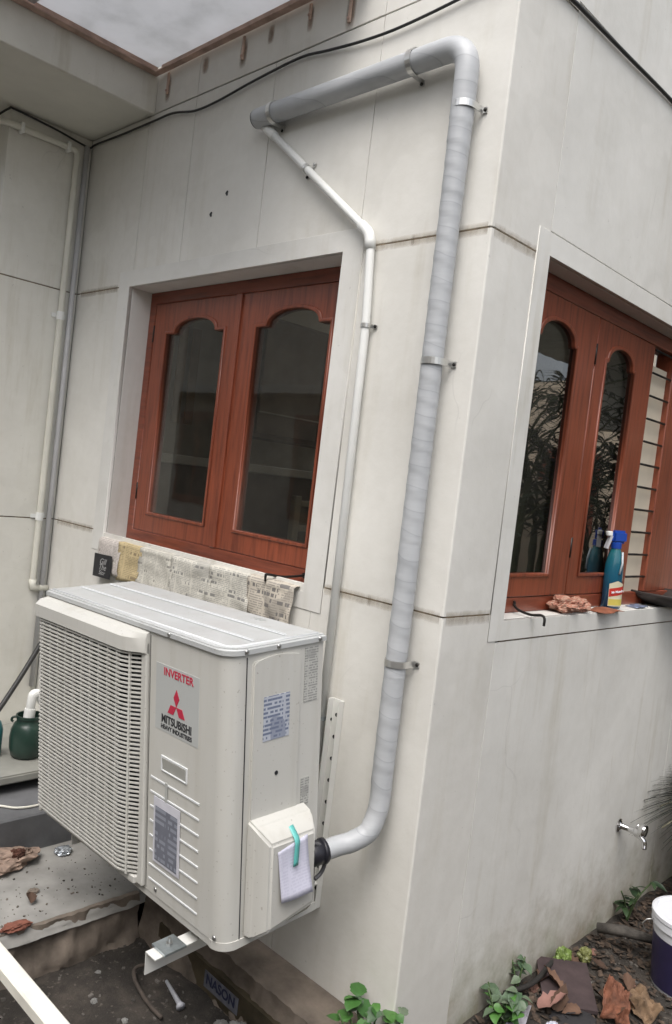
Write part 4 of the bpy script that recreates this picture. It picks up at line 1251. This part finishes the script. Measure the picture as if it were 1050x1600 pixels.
# ---------------------------------------------------------------- rubbish on the slab
crumple('husk_pile', (-1.40, -.47, -.082), .065, .105, .030, simple('pale_husk', (.26, .19, .15), .9, var=.5, scale=25, bmp=.5), 8.0, 'pale pinkish pile of husk and torn fibre on the slab', 'rubbish')
crumple('brown_lump', (-1.375, -.435, -.05), .022, .024, .020, simple('brown_husk', (.07, .028, .018), .9, var=.4, scale=30), 3.0, 'dark reddish brown lump on top of the pale husk pile', 'rubbish')
crumple('silver_packet', (-1.385, -.255, -.080), .026, .030, .012, simple('silver_foil', (.50, .54, .58), .25, .7, var=.4, scale=60), 4.0, 'small silver foil packet on the slab beside the grille', 'packet')
crumple('red_scrap', (-1.03, -.585, -.082), .022, .045, .010, simple('red_brick', (.20, .075, .05), .9, var=.4, scale=30), 6.0, 'flat reddish brick scrap on the broken slab edge', 'scrap')
crumple('dirt_clod', (-1.19, -.46, -.082), .014, .018, .008, M['concrete_b'], 1.0, 'small brown dirt clod on the bare grey slab', 'clod')

# white bench frame near the camera
bf = empty('bench_frame', (-.4, -.97, -.2)); tag(bf, 'white painted steel frame bar crossing the lower left corner', 'frame')
rel(MB().box(-1.35, .55, -.945, -.905, .245, .275, bevel=.004).build('rail', M['white_paint']), bf)
rel(MB().box(-1.35, .55, -1.10, -1.085, .17, .195, bevel=.003).build('rail', M['white_paint']), bf)
for x in (-1.30, .50):
    rel(MB().box(x - .015, x + .015, -.94, -.91, -.25, .244, bevel=.003).build('leg', M['white_paint']), bf)
    rel(MB().box(x - .012, x + .012, -1.10, -.945, .20, .23, bevel=.003).build('tie', M['white_paint']), bf)

# plank on edge with a worn sticker
pk = MB()
pk.obox((-.42, -.148, -.185), (1, -.02, 0), (.02, 1, 0), (0, 0, 1), .47, .010, .046)
pk = pk.build('metal_plank', simple('tarnished_brass_bar', (.085, .070, .045), .55, .4, var=.45, scale=12, bmp=.2))
tag(pk, 'tarnished brown straightedge bar with a worn blue sticker lying in the pit', 'bar')
st2 = MB().obox((-.535, -.1572, -.182), (1, -.02, 0), (.02, 1, 0), (0, 0, 1), .085, .0006, .026).build('sticker', simple('grey_sticker', (.13, .135, .16), .6, var=.3, scale=50), pk)
o = link('lettering', text_mesh('NASON', .042, .0003, bold=.0012), simple('navy_ink', (.015, .02, .055), .6)); o.rotation_euler = (R(90), 0, R(-1.2)); o.location = (-.537, -.1582, -.180); as_child(o, pk)

# white spike tool, root and pale bits in the pit
sk = MB().tube([(-.70, -.24, -.205), (-.60, -.26, -.212), (-.585, -.265, -.212)], [.005, .008, .014], 10).build('plastic_spike', simple('dirty_white_plastic', (.45, .46, .50), .5), smooth=True)
tag(sk, 'pale plastic spike lying in the dark soil pit', 'spike')
rt = MB().tube(smoothpath([(-.80, -.20, -.215), (-.82, -.27, -.212), (-.77, -.31, -.208), (-.66, -.335, -.210), (-.58, -.335, -.214)], 8), .006, 8).build('tree_root', simple('bare_root', (.075, .06, .05), .9, var=.3, scale=30), smooth=True)
tag(rt, 'thin bent brown root on the soil below the bracket', 'root')
M['stone'] = simple('pit_stone', (.20, .20, .19), .85, var=.35, scale=30)
for k, (x, y, s_) in enumerate(((-.46, -.055 - .15, .020), (-.40, -.20, .032), (-.33, -.23, .018), (-.27, -.20, .026), (-.24, -.25, .015), (-.52, -.36, .012), (-.64, -.42, .010), (-.90, -.36, .010), (-.78, -.44, .011), (-.37, -.34, .012), (-.30, -.36, .015))):
    o = crumple('stone', (x, y, ground_z(x, y) - .006), s_, s_ * .9, s_ * .7, M['stone'], k * 1.7, None, None)
    tag(o, 'small grey stone in the dark soil pit', 'stone', 'stones in the soil pit')

# fine rubble over the soil
mb = MB()
for k in range(900):
    x = rnd.uniform(-1.0, .9); y = rnd.uniform(-1.0, 1.6)
    if y > -.02 and x < .02: continue
    s_ = rnd.choice((.003, .004, .005, .007))
    z = ground_z(x, y)
    a = rnd.random() * 6
    mb.obox((x, y, z + s_ * .3), (math.cos(a), math.sin(a), .2), (-math.sin(a), math.cos(a), .1), (-.2, -.1, 1), s_, s_ * .7, s_ * .5)
tag(mb.build('rubble', simple('rubble_grit', (.11, .10, .09), .9, var=.7, scale=14, kind='World')), 'fine rubble and grit strewn over the dark soil', 'rubble', kind='stuff')

# ---------------------------------------------------------------- leaves and plants
def leaf_mesh(name, L, Wd, fold=.25, curl=.25, mat=None, teeth=0.0):
    mb = MB(); n = 9
    rows = []
    sd_ = sum(ord(c_) for c_ in name)
    for i in range(n + 1):
        t = i / n
        wd = Wd * math.sin(math.pi * min(1, .08 + .92 * t) ** .8) * (1 if i not in (n,) else .05)
        if teeth: wd *= 1 + teeth * (1 if i % 2 else -1)
        z = -curl * L * t * t
        row = []
        for q in (-1, -.5, 0, .5, 1):
            jx = mnoise.noise(Vector((t * 4, q * 2, sd_ * .37))); jz = mnoise.noise(Vector((t * 5, q * 3, sd_ * .71)))
            row.append(mb.bm.verts.new((q * wd * (1 + .30 * jx) + .06 * L * math.sin(t * 2.5 + sd_), t * L * (1 + .05 * jx), z + fold * wd * abs(q) ** 1.4 + .10 * Wd * jz * (1 + 2 * abs(curl - .3)))))
        rows.append(row)
    for a, b2 in zip(rows, rows[1:]):
        for q in range(4): mb.bm.faces.new((a[q], a[q + 1], b2[q + 1], b2[q]))
    me = bpy.data.meshes.new(name); mb.bm.to_mesh(me); mb.bm.free()
    for p in me.polygons: p.use_smooth = True
    me.materials.append(mat)
    return me

def leafy(name, c1, c2, rough=.5):
    m, nt, b = nodes_of(name)
    oi = N(nt, 'ShaderNodeObjectInfo')
    c = ramp(nt, oi.outputs['Random'], [(0, c1), (1, c2)])
    f = noise_n(nt, coords(nt, 'Object'), 60, 4)
    c = mixc(nt, .4, c, f, 'OVERLAY')
    nt.links.new(c, b.inputs['Base Color']); b.inputs['Roughness'].default_value = rough
    b.inputs['Transmission Weight'].default_value = 0
    return m
M['leaf_green'] = leafy('fresh_leaf', (.028, .10, .018), (.075, .19, .04))
M['leaf_grey'] = leafy('grey_green_leaf', (.05, .10, .05), (.13, .17, .11))
M['leaf_dark'] = leafy('dark_leaf', (.012, .028, .012), (.03, .06, .022))
M['leaf_dry'] = leafy('dry_brown_leaf', (.05, .028, .018), (.15, .085, .055), .85)
M['stem'] = simple('green_stem', (.06, .10, .035), .6)

def plant(name, loc, label, cat, leafmes, nleaf, hgt, spread, seed, tilt=(20, 70), smin=.7, smax=1.2):
    rr = random.Random(seed)
    root = empty(name, loc); tag(root, label, cat)
    sm = MB(); pts = []
    nst = max(3, nleaf // 7)
    tips = []
    for s_ in range(nst):
        a = rr.uniform(0, 6.28); d = rr.uniform(.2, 1) * spread; h = hgt * rr.uniform(.55, 1)
        p = [Vector((0, 0, -.01)), Vector((math.cos(a) * d * .4, math.sin(a) * d * .4, h * .55)), Vector((math.cos(a) * d, math.sin(a) * d, h))]
        pp = smoothpath(p, 5); tips.append(pp)
        sm.tube(pp, .0028, 6)
    sm.build('stem', M['stem'], root, smooth=True)
    for k in range(nleaf):
        pp = tips[k % nst]; q = pp[min(len(pp) - 1, int(len(pp) * rr.uniform(.35, 1.0)))]
        o = bpy.data.objects.new('leaf', rr.choice(leafmes)); COL.objects.link(o); o.parent = root
        o.location = q + Vector((rr.uniform(-.006, .006), rr.uniform(-.006, .006), 0))
        o.rotation_euler = Euler((R(rr.uniform(*tilt)) - R(35), R(rr.uniform(-25, 25)), rr.uniform(0, 6.28)), 'XYZ')
        s_ = rr.uniform(smin, smax); o.scale = (s_, s_, s_)
    return root
L1 = leaf_mesh('leaf_broad', .055, .026, .2, .3, M['leaf_green'], .06)
L1b = leaf_mesh('leaf_broad_pale', .05, .022, .2, .35, M['leaf_grey'], .08)
L2 = leaf_mesh('leaf_small', .038, .015, .25, .3, M['leaf_grey'])
L2b = leaf_mesh('leaf_small_green', .04, .016, .25, .3, M['leaf_green'])
L3s = [leaf_mesh('leaf_dry_%s' % c_, .062 + .01 * q, .020 + .003 * q, .55 + .12 * q, -.7 + .22 * q, M['leaf_dry'], .1) for q, c_ in enumerate('abcd')]
L1c = leaf_mesh('leaf_broad_small', .036, .019, .15, .45, M['leaf_green'], .05)
plant('leafy_weed', (-.005, -.085, -.225), 'bright green leafy weed at the foot of the wall corner', 'plant', [L1, L1c, L1c, L1b], 120, .26, .10, 3, smin=.55, smax=1.15)
plant('leafy_weed', (.085, -.03, -.20), 'small greyish green weed right of the bright weed at the corner', 'plant', [L1b, L2], 24, .20, .05, 5)
plant('leafy_weed', (.085, .42, -.20), 'dense dull green weed against the side wall base', 'plant', [L2, L2, L2b], 64, .14, .10, 8)
plant('leafy_weed', (.03, .62, -.19), 'thin wilted weed behind the dense one along the side wall', 'plant', [L2], 10, .13, .05, 12)
plant('leafy_weed', (.05, 1.42, -.19), 'dark scrawny weed on the wall base left of the bucket', 'plant', [leaf_mesh('leaf_scrawny', .06, .014, .2, .4, M['leaf_dark'])], 16, .20, .10, 14)

# dry leaves and litter
for k, (x, y, a, s_, tl) in enumerate(((.17, .62, .3, 1.2, 10), (.13, .74, 1.9, 1.1, 14), (.22, .70, 2.6, .9, -8), (.20, .86, 4.0, 1.0, 6), (.28, .78, 5.0, .8, 12), (.10, .90, 1.0, .9, -6), (.26, .95, .5, .8, 9), (.05, .78, 3.3, .9, 12), (.16, 1.0, 2.2, .9, -10), (.33, .88, 1.4, .9, 5))):
    o = bpy.data.objects.new('dry_leaf', L3s[k % 4]); COL.objects.link(o)
    o.location = (x, y, ground_z(x, y) + .020); o.rotation_euler = (R(tl), R(tl * .7), a); o.scale = (s_, s_, s_)
    tag(o, 'dry brown leaf among the litter by the side wall', 'leaf', 'dry leaves by the side wall')
def crumpled_sheet(name, loc, rot, w, l, amp, mat, seed, label, cat):
    def fn(u, v):
        p = Vector((u * 3.1 + seed, v * 3.1, seed * 1.7)); r_ = 1 + .22 * mnoise.noise(Vector((math.atan2(v - .5, u - .5) * 1.2, seed, 2)))
        return Vector(((u - .5) * w * r_, (v - .5) * l * r_, amp * (mnoise.noise(p) + .5 * abs(mnoise.noise(p * 2.7)) + .25 * mnoise.noise(p * 6))))
    o = MB().grid(fn, 14, 14).build(name, mat, angle=35)
    o.location = loc; o.rotation_euler = [R(a) for a in rot]
    o.modifiers.new('thickness', 'SOLIDIFY').thickness = .0012
    tag(o, label, cat); return o
M['orange_dry'] = simple('orange_dry_leaf', (.15, .058, .032), .8, var=.6, scale=22, bmp=.4)
crumpled_sheet('orange_leaf', (.285, .80, -.145), (38, 14, 30), .08, .12, .03, M['orange_dry'], 3.3, 'large curled orange dry leaf in front of the bucket', 'leaf')
crumpled_sheet('tan_leaf', (.33, .90, -.165), (18, -20, 70), .09, .11, .03, simple('tan_dry_leaf', (.17, .11, .065), .85, var=.5, scale=25, bmp=.4), 7.1, 'broad tan dry leaf behind the orange one beside the bucket', 'leaf')
crumpled_sheet('grey_paper', (.10, .50, -.165), (12, 8, 20), .07, .09, .03, simple('grey_wet_paper', (.34, .33, .36), .8, var=.3, scale=20), 5.2, 'grey crumpled paper scrap at the foot of the dense weed', 'scrap')
M['shard'] = simple('brick_shard', (.16, .085, .065), .9, var=.5, scale=40, bmp=.4)
for k, (x, y, s_) in enumerate(((.09, .56, .022), (.16, .72, .018), (.05, .70, .026), (.14, .90, .020), (.24, 1.02, .024), (.07, 1.08, .022), (.18, .52, .016), (.31, .70, .018), (.04, .36, .020), (.12, .40, .014))):
    s_ *= .7
    o = crumple('brick_chip', (x, y, ground_z(x, y) - .006), s_, s_ * 1.2, s_ * .6, M['shard'] if k % 3 else M['stone'], 20 + k * 1.9, None, None)
    tag(o, 'brick or stone chip among the litter by the side wall', 'chip', 'chips by the side wall')
pkp = leaf_mesh('pink_scrap_mesh', .10, .045, .4, -.2, simple('pink_paper', (.28, .15, .125), .8, var=.25, scale=25), .12)
o = link('pink_scrap', pkp, None); o.location = (.12, .60, -.172); o.rotation_euler = (R(22), R(-10), R(-50)); tag(o, 'pinkish curled scrap lying right of the dense weed', 'scrap')
brd = MB().obox((.12, .78, -.165), (.8, .6, .04), (-.6, .8, .12), (0, -.1, 1), .085, .11, .006).build('purple_board', simple('dull_purple_board', (.05, .034, .035), .9, var=.35, scale=15))
tag(brd, 'dull purple brown board scrap lying flat by the side wall', 'board')
for k, (x, y, rx, ry) in enumerate(((.045, .895, .026, .034), (.085, .985, .022, .026))):
    o = crumple('green_fruit', (x, y, -.18), rx, ry, .030 - .004 * k, simple('green_rind_%d' % k, (.13, .19, .045) if k == 0 else (.16, .17, .06), .5, var=.35, scale=30), 1.3 + k, None, None)
    tag(o, ('bright green rotting fruit against the side wall base', 'paler green fruit just right of the bright green one')[k], 'fruit')
crumple('white_plastic', (.20, .545, -.185), .022, .035, .014, simple('bluish_white_plastic', (.55, .57, .66), .4, var=.1), 9.0, 'bluish white plastic scrap at the bottom edge', 'scrap')
crumple('white_bag', (.095, .47, -.19), .024, .032, .016, simple('white_bag_plastic', (.52, .52, .60), .4, var=.1), 2.5, 'crumpled white plastic bag piece beside the dense weed', 'bag')
crumple('black_cloth', (.21, .66, -.195), .06, .07, .012, simple('black_rag', (.025, .024, .026), .9), 7.5, 'flat dark rag between the board and the orange leaf', 'rag')
brn = MB().tube(smoothpath([(.02, .56, -.165), (.06, .66, -.150), (.05, .78, -.145), (.03, .86, -.16)], 6), .008, 8).build('dead_twig', simple('black_twig', (.02, .018, .016), .9), smooth=True)
tag(brn, 'blackish dead twig along the foot of the side wall', 'twig')
lg = MB().tube(smoothpath([(.06, 1.08, -.10), (.14, 1.12, -.085), (.22, 1.20, -.09)], 6), [.012] * 12 + [.010], 10) if False else MB().tube([(.05, 1.15, -.13), (.14, 1.17, -.105), (.24, 1.22, -.11)], [.018, .020, .014], 10)
lg = lg.build('broken_branch', simple('grey_bark', (.075, .068, .06), .9, var=.4, scale=30, bmp=.5), smooth=True); tag(lg, 'thick grey broken branch lying left of the bucket', 'branch')

# dark drooping grass clump at the right edge
def grass_clump(name, loc, label, n, L, seed, mat, spread=.5, wd=.005):
    rr = random.Random(seed); root = empty(name, loc); tag(root, label, 'plant')
    mb = MB()
    for k in range(n):
        a = rr.uniform(0, 6.28); l = L * rr.uniform(.6, 1.1); el = rr.uniform(.5, 1.35); wv = wd * rr.uniform(.7, 1.3)
        d = Vector((math.cos(a), math.sin(a), 0)); sd = Vector((-math.sin(a), math.cos(a), 0)); prev = None
        for i in range(8):
            t = i / 7
            p = d * (l * t * math.cos(el) + spread * l * t * t * .5) + Vector((0, 0, l * t * math.sin(el) - l * .75 * t * t))
            w_ = wv * (1 - t * .9)
            cur = (mb.bm.verts.new(p - sd * w_), mb.bm.verts.new(p + sd * w_))
            if prev: mb.bm.faces.new((prev[0], prev[1], cur[1], cur[0]))
            prev = cur
    mb.build('blades', mat, root, smooth=True)
    return root
g = grass_clump('spider_plant', (.30, 1.80, .26), 'dark drooping strap leaved plant at the right edge beside the tap', 900, .46, 4, simple('dark_blade', (.010, .014, .009), .7, var=.6, scale=6))
rel(MB().lathe((.30, 1.80, -.195), [(.10, 0), (.11, .01), (.14, .40), (.15, .43), (.155, .45), (.14, .45), (.12, .41)], 24).build('pot', simple('dark_pot', (.030, .028, .026), .8, var=.3)), g)
for k in range(5):
    a = 3.5 + k * .35
    rel(MB().tube(smoothpath([(.30, 1.80, .28), (.30 + .12 * math.cos(a), 1.80 + .12 * math.sin(a), .33 - .02 * k), (.30 + .30 * math.cos(a), 1.80 + .30 * math.sin(a), .20 - .05 * k)], 6), .003, 6).build('pale_blade', simple('pale_blade', (.38, .36, .26), .6), smooth=True), g)

# ---------------------------------------------------------------- surroundings the glass reflects
def palm(loc, label, seed, n=13, L=1.7):
    rr = random.Random(seed); root = empty('palm_tree', loc); tag(root, label, 'palm', 'palms in the yard')
    tr = MB(); fr_ = MB()
    for s_ in range(4):
        a = rr.uniform(0, 6.28); p0 = Vector((math.cos(a) * .10, math.sin(a) * .10, 0)); h = rr.uniform(1.0, 2.1)
        tp_ = p0 + Vector((math.cos(a) * .12, math.sin(a) * .12, h))
        tr.tube([p0, p0.lerp(tp_, .5), tp_], [.035, .03, .022], 8)
        for k in range(n // 4 + 1):
            b_ = rr.uniform(0, 6.28); l = L * rr.uniform(.75, 1.1); d = Vector((math.cos(b_), math.sin(b_), 0)); el = rr.uniform(.8, 1.35)
            rach = []
            for i in range(22):
                t = i / 21
                rach.append(tp_ + d * (l * t * math.cos(el) + .45 * l * t * t) + Vector((0, 0, l * t * math.sin(el) - l * .62 * t * t)))
            tr.tube(rach, [.011 * (1 - .85 * i / 21) for i in range(22)], 5)
            sd = Vector((-d.y, d.x, 0))
            for i in range(4, 22):
                for sgn in (-1, 1):
                    t = i / 21; q = rach[i]; ll = .34 * math.sin(math.pi * (.15 + .8 * t)) * rr.uniform(.85, 1.1)
                    dr = (sd * sgn * .8 + d * .55 + Vector((0, 0, .15))).normalized(); wv = Vector((0, 0, 1)).cross(dr).normalized() * .013
                    m_ = q + dr * ll * .5 + wv; m2 = q + dr * ll * .5 - wv; e_ = q + dr * ll + Vector((0, 0, -.10 * ll / .3))
                    a_ = [fr_.bm.verts.new(p) for p in (q, m_, e_, m2)]
                    fr_.bm.faces.new(a_)
    tr.build('trunk', simple('palm_stem', (.07, .085, .03), .6), root, smooth=True)
    fr_.build('crown', M['palm'], root)
    return root
M['palm'] = simple('palm_leaf', (.014, .034, .011), .5, var=.5, scale=2, kind='World')
palm((1.62, 3.0, -.2), 'areca palm in the yard mirrored in the side window', 21, 22, 2.0)
palm((2.0, 4.3, -.2), 'taller areca palm farther back in the yard', 33, 26, 2.3)
palm((1.35, 3.6, -.2), 'bushy areca palm standing between the two others in the yard', 57, 24, 2.1)
palm((1.05, 4.1, -.2), 'areca palm close to the side wall beyond the window', 44, 22, 1.9)
cw = MB().box(4.2, 4.4, -9, 12, -.4, 1.7, bevel=.01).box(4.17, 4.43, -9, 12, 1.701, 1.76, bevel=.01).build('compound_wall', M['cream'])
tag(cw, 'cream compound wall across the yard', 'wall')
nh = empty('neighbour_house', (-1, -4.2, 0)); tag(nh, 'neighbouring house facing the front wall across the passage', 'house')
box('wall', simple('neighbour_plaster', (.60, .56, .48), .85, kind='World'), nh, -16, 5.0, -.3, 0, -.4, 3.9)
box('sunshade', M['soffit'], nh, -14, 2.2, 0.001, .35, 2.3, 2.4)
for x in (-11.5, -9.0, -6.8, -4.5, -2.0, .6):
    w_ = box('window', M['wood'], nh, x, x + 1.3, .001, .03, .9, 2.1, bevel=.004)
    for q in range(3): box('pane', M['dark'], w_, x + .08 + q * .4, x + .42 + q * .4, .031, .036, 1.0, 2.0)
yh = empty('yard_house', (3.2, 8.5, 0)); tag(yh, 'cream house at the far end of the yard', 'house')
box('wall', simple('warm_cream_plaster', (.74, .62, .47), .8, kind='World'), yh, -3, 6, 0, .3, -.4, 3.2)
for x in (-1.6, .4, 2.4):
    w_ = box('window', M['wood'], yh, x, x + .9, -.03, -.001, 1.0, 2.2, bevel=.004)
    for q in range(2): box('pane', M['dark'], w_, x + .07 + q * .4, x + .42 + q * .4, -.037, -.031, 1.1, 2.1)
po = empty('porch', (2.0, 4.0, 0)); tag(po, 'unseen porch roof slab added to shade the far part of the side wall', 'porch')  # unseen roof, added to darken the right end of the side wall
box('roof_slab', M['core'], po, -1.98, .9, -2.55, 2.6, 2.95, 3.07, bevel=.006)
box('beam', M['core'], po, -1.98, .9, 2.4, 2.6, 2.3, 2.949, bevel=.006)
box('column', M['wall_c'], po, .55, .75, -1.75, -1.55, -.3, 2.949, bevel=.01)
# crumbs and grit on the slab
gr_ = MB(); rq = random.Random(5)
for k in range(240):
    x = -1.05 - abs(rq.gauss(0, .16)); y = rq.uniform(-1.0, -.05)
    if x < -1.45: continue
    s_ = rq.choice((.001, .0012, .0015, .002, .002, .0035)); a = rq.random() * 6
    gr_.obox((x, y, -.0795 + s_ * .3), (math.cos(a), math.sin(a), .2), (-math.sin(a), math.cos(a), .1), (-.2, -.1, 1), s_, s_ * .7, s_ * .4)
tag(gr_.build('slab_grit', simple('slab_crumbs', (.10, .085, .07), .9, var=.8, scale=20, kind='World')), 'fine crumbs and grit scattered on the grey slab', 'grit', kind='stuff')
for k, (x, y, a, s_, t) in enumerate(((-1.36, -.56, .4, .8, 6), (-1.30, -.62, 2.2, .7, -8), (-1.22, -.60, 4.0, .6, 4), (-1.12, -.50, 1.1, .55, 9))):
    o = bpy.data.objects.new('dry_leaf', L3s[k]); COL.objects.link(o)
    o.location = (x, y, -.070); o.rotation_euler = (R(t), R(t), a); o.scale = (s_, s_, s_)
    tag(o, 'small dry leaf lying on the grey slab', 'leaf', 'dry leaves on the slab')
# small leaf litter and torn scraps too many to count
lit = MB()
rl_ = random.Random(91)
for k in range(1500):
    x = abs(rl_.gauss(0, .22)) + .02; y = rl_.uniform(.2, 1.9)
    if x > .9: continue
    z = ground_z(x, y) + rl_.uniform(.002, .014); a = rl_.uniform(0, 6.28); s_ = rl_.uniform(.006, .02)
    d = Vector((math.cos(a), math.sin(a), rl_.uniform(-.4, .4))) * s_; e = Vector((-math.sin(a), math.cos(a), rl_.uniform(-.4, .4))) * s_ * .55
    c_ = Vector((x, y, z))
    lit.bm.faces.new([lit.bm.verts.new(p) for p in (c_ - d, c_ + e, c_ + d * 1.1, c_ - e)])
tag(lit.build('leaf_litter', simple('litter_brown', (.06, .042, .03), .9, var=.9, scale=45, kind='World')), 'crumbled dry leaf litter along the foot of the side wall', 'litter', kind='stuff')
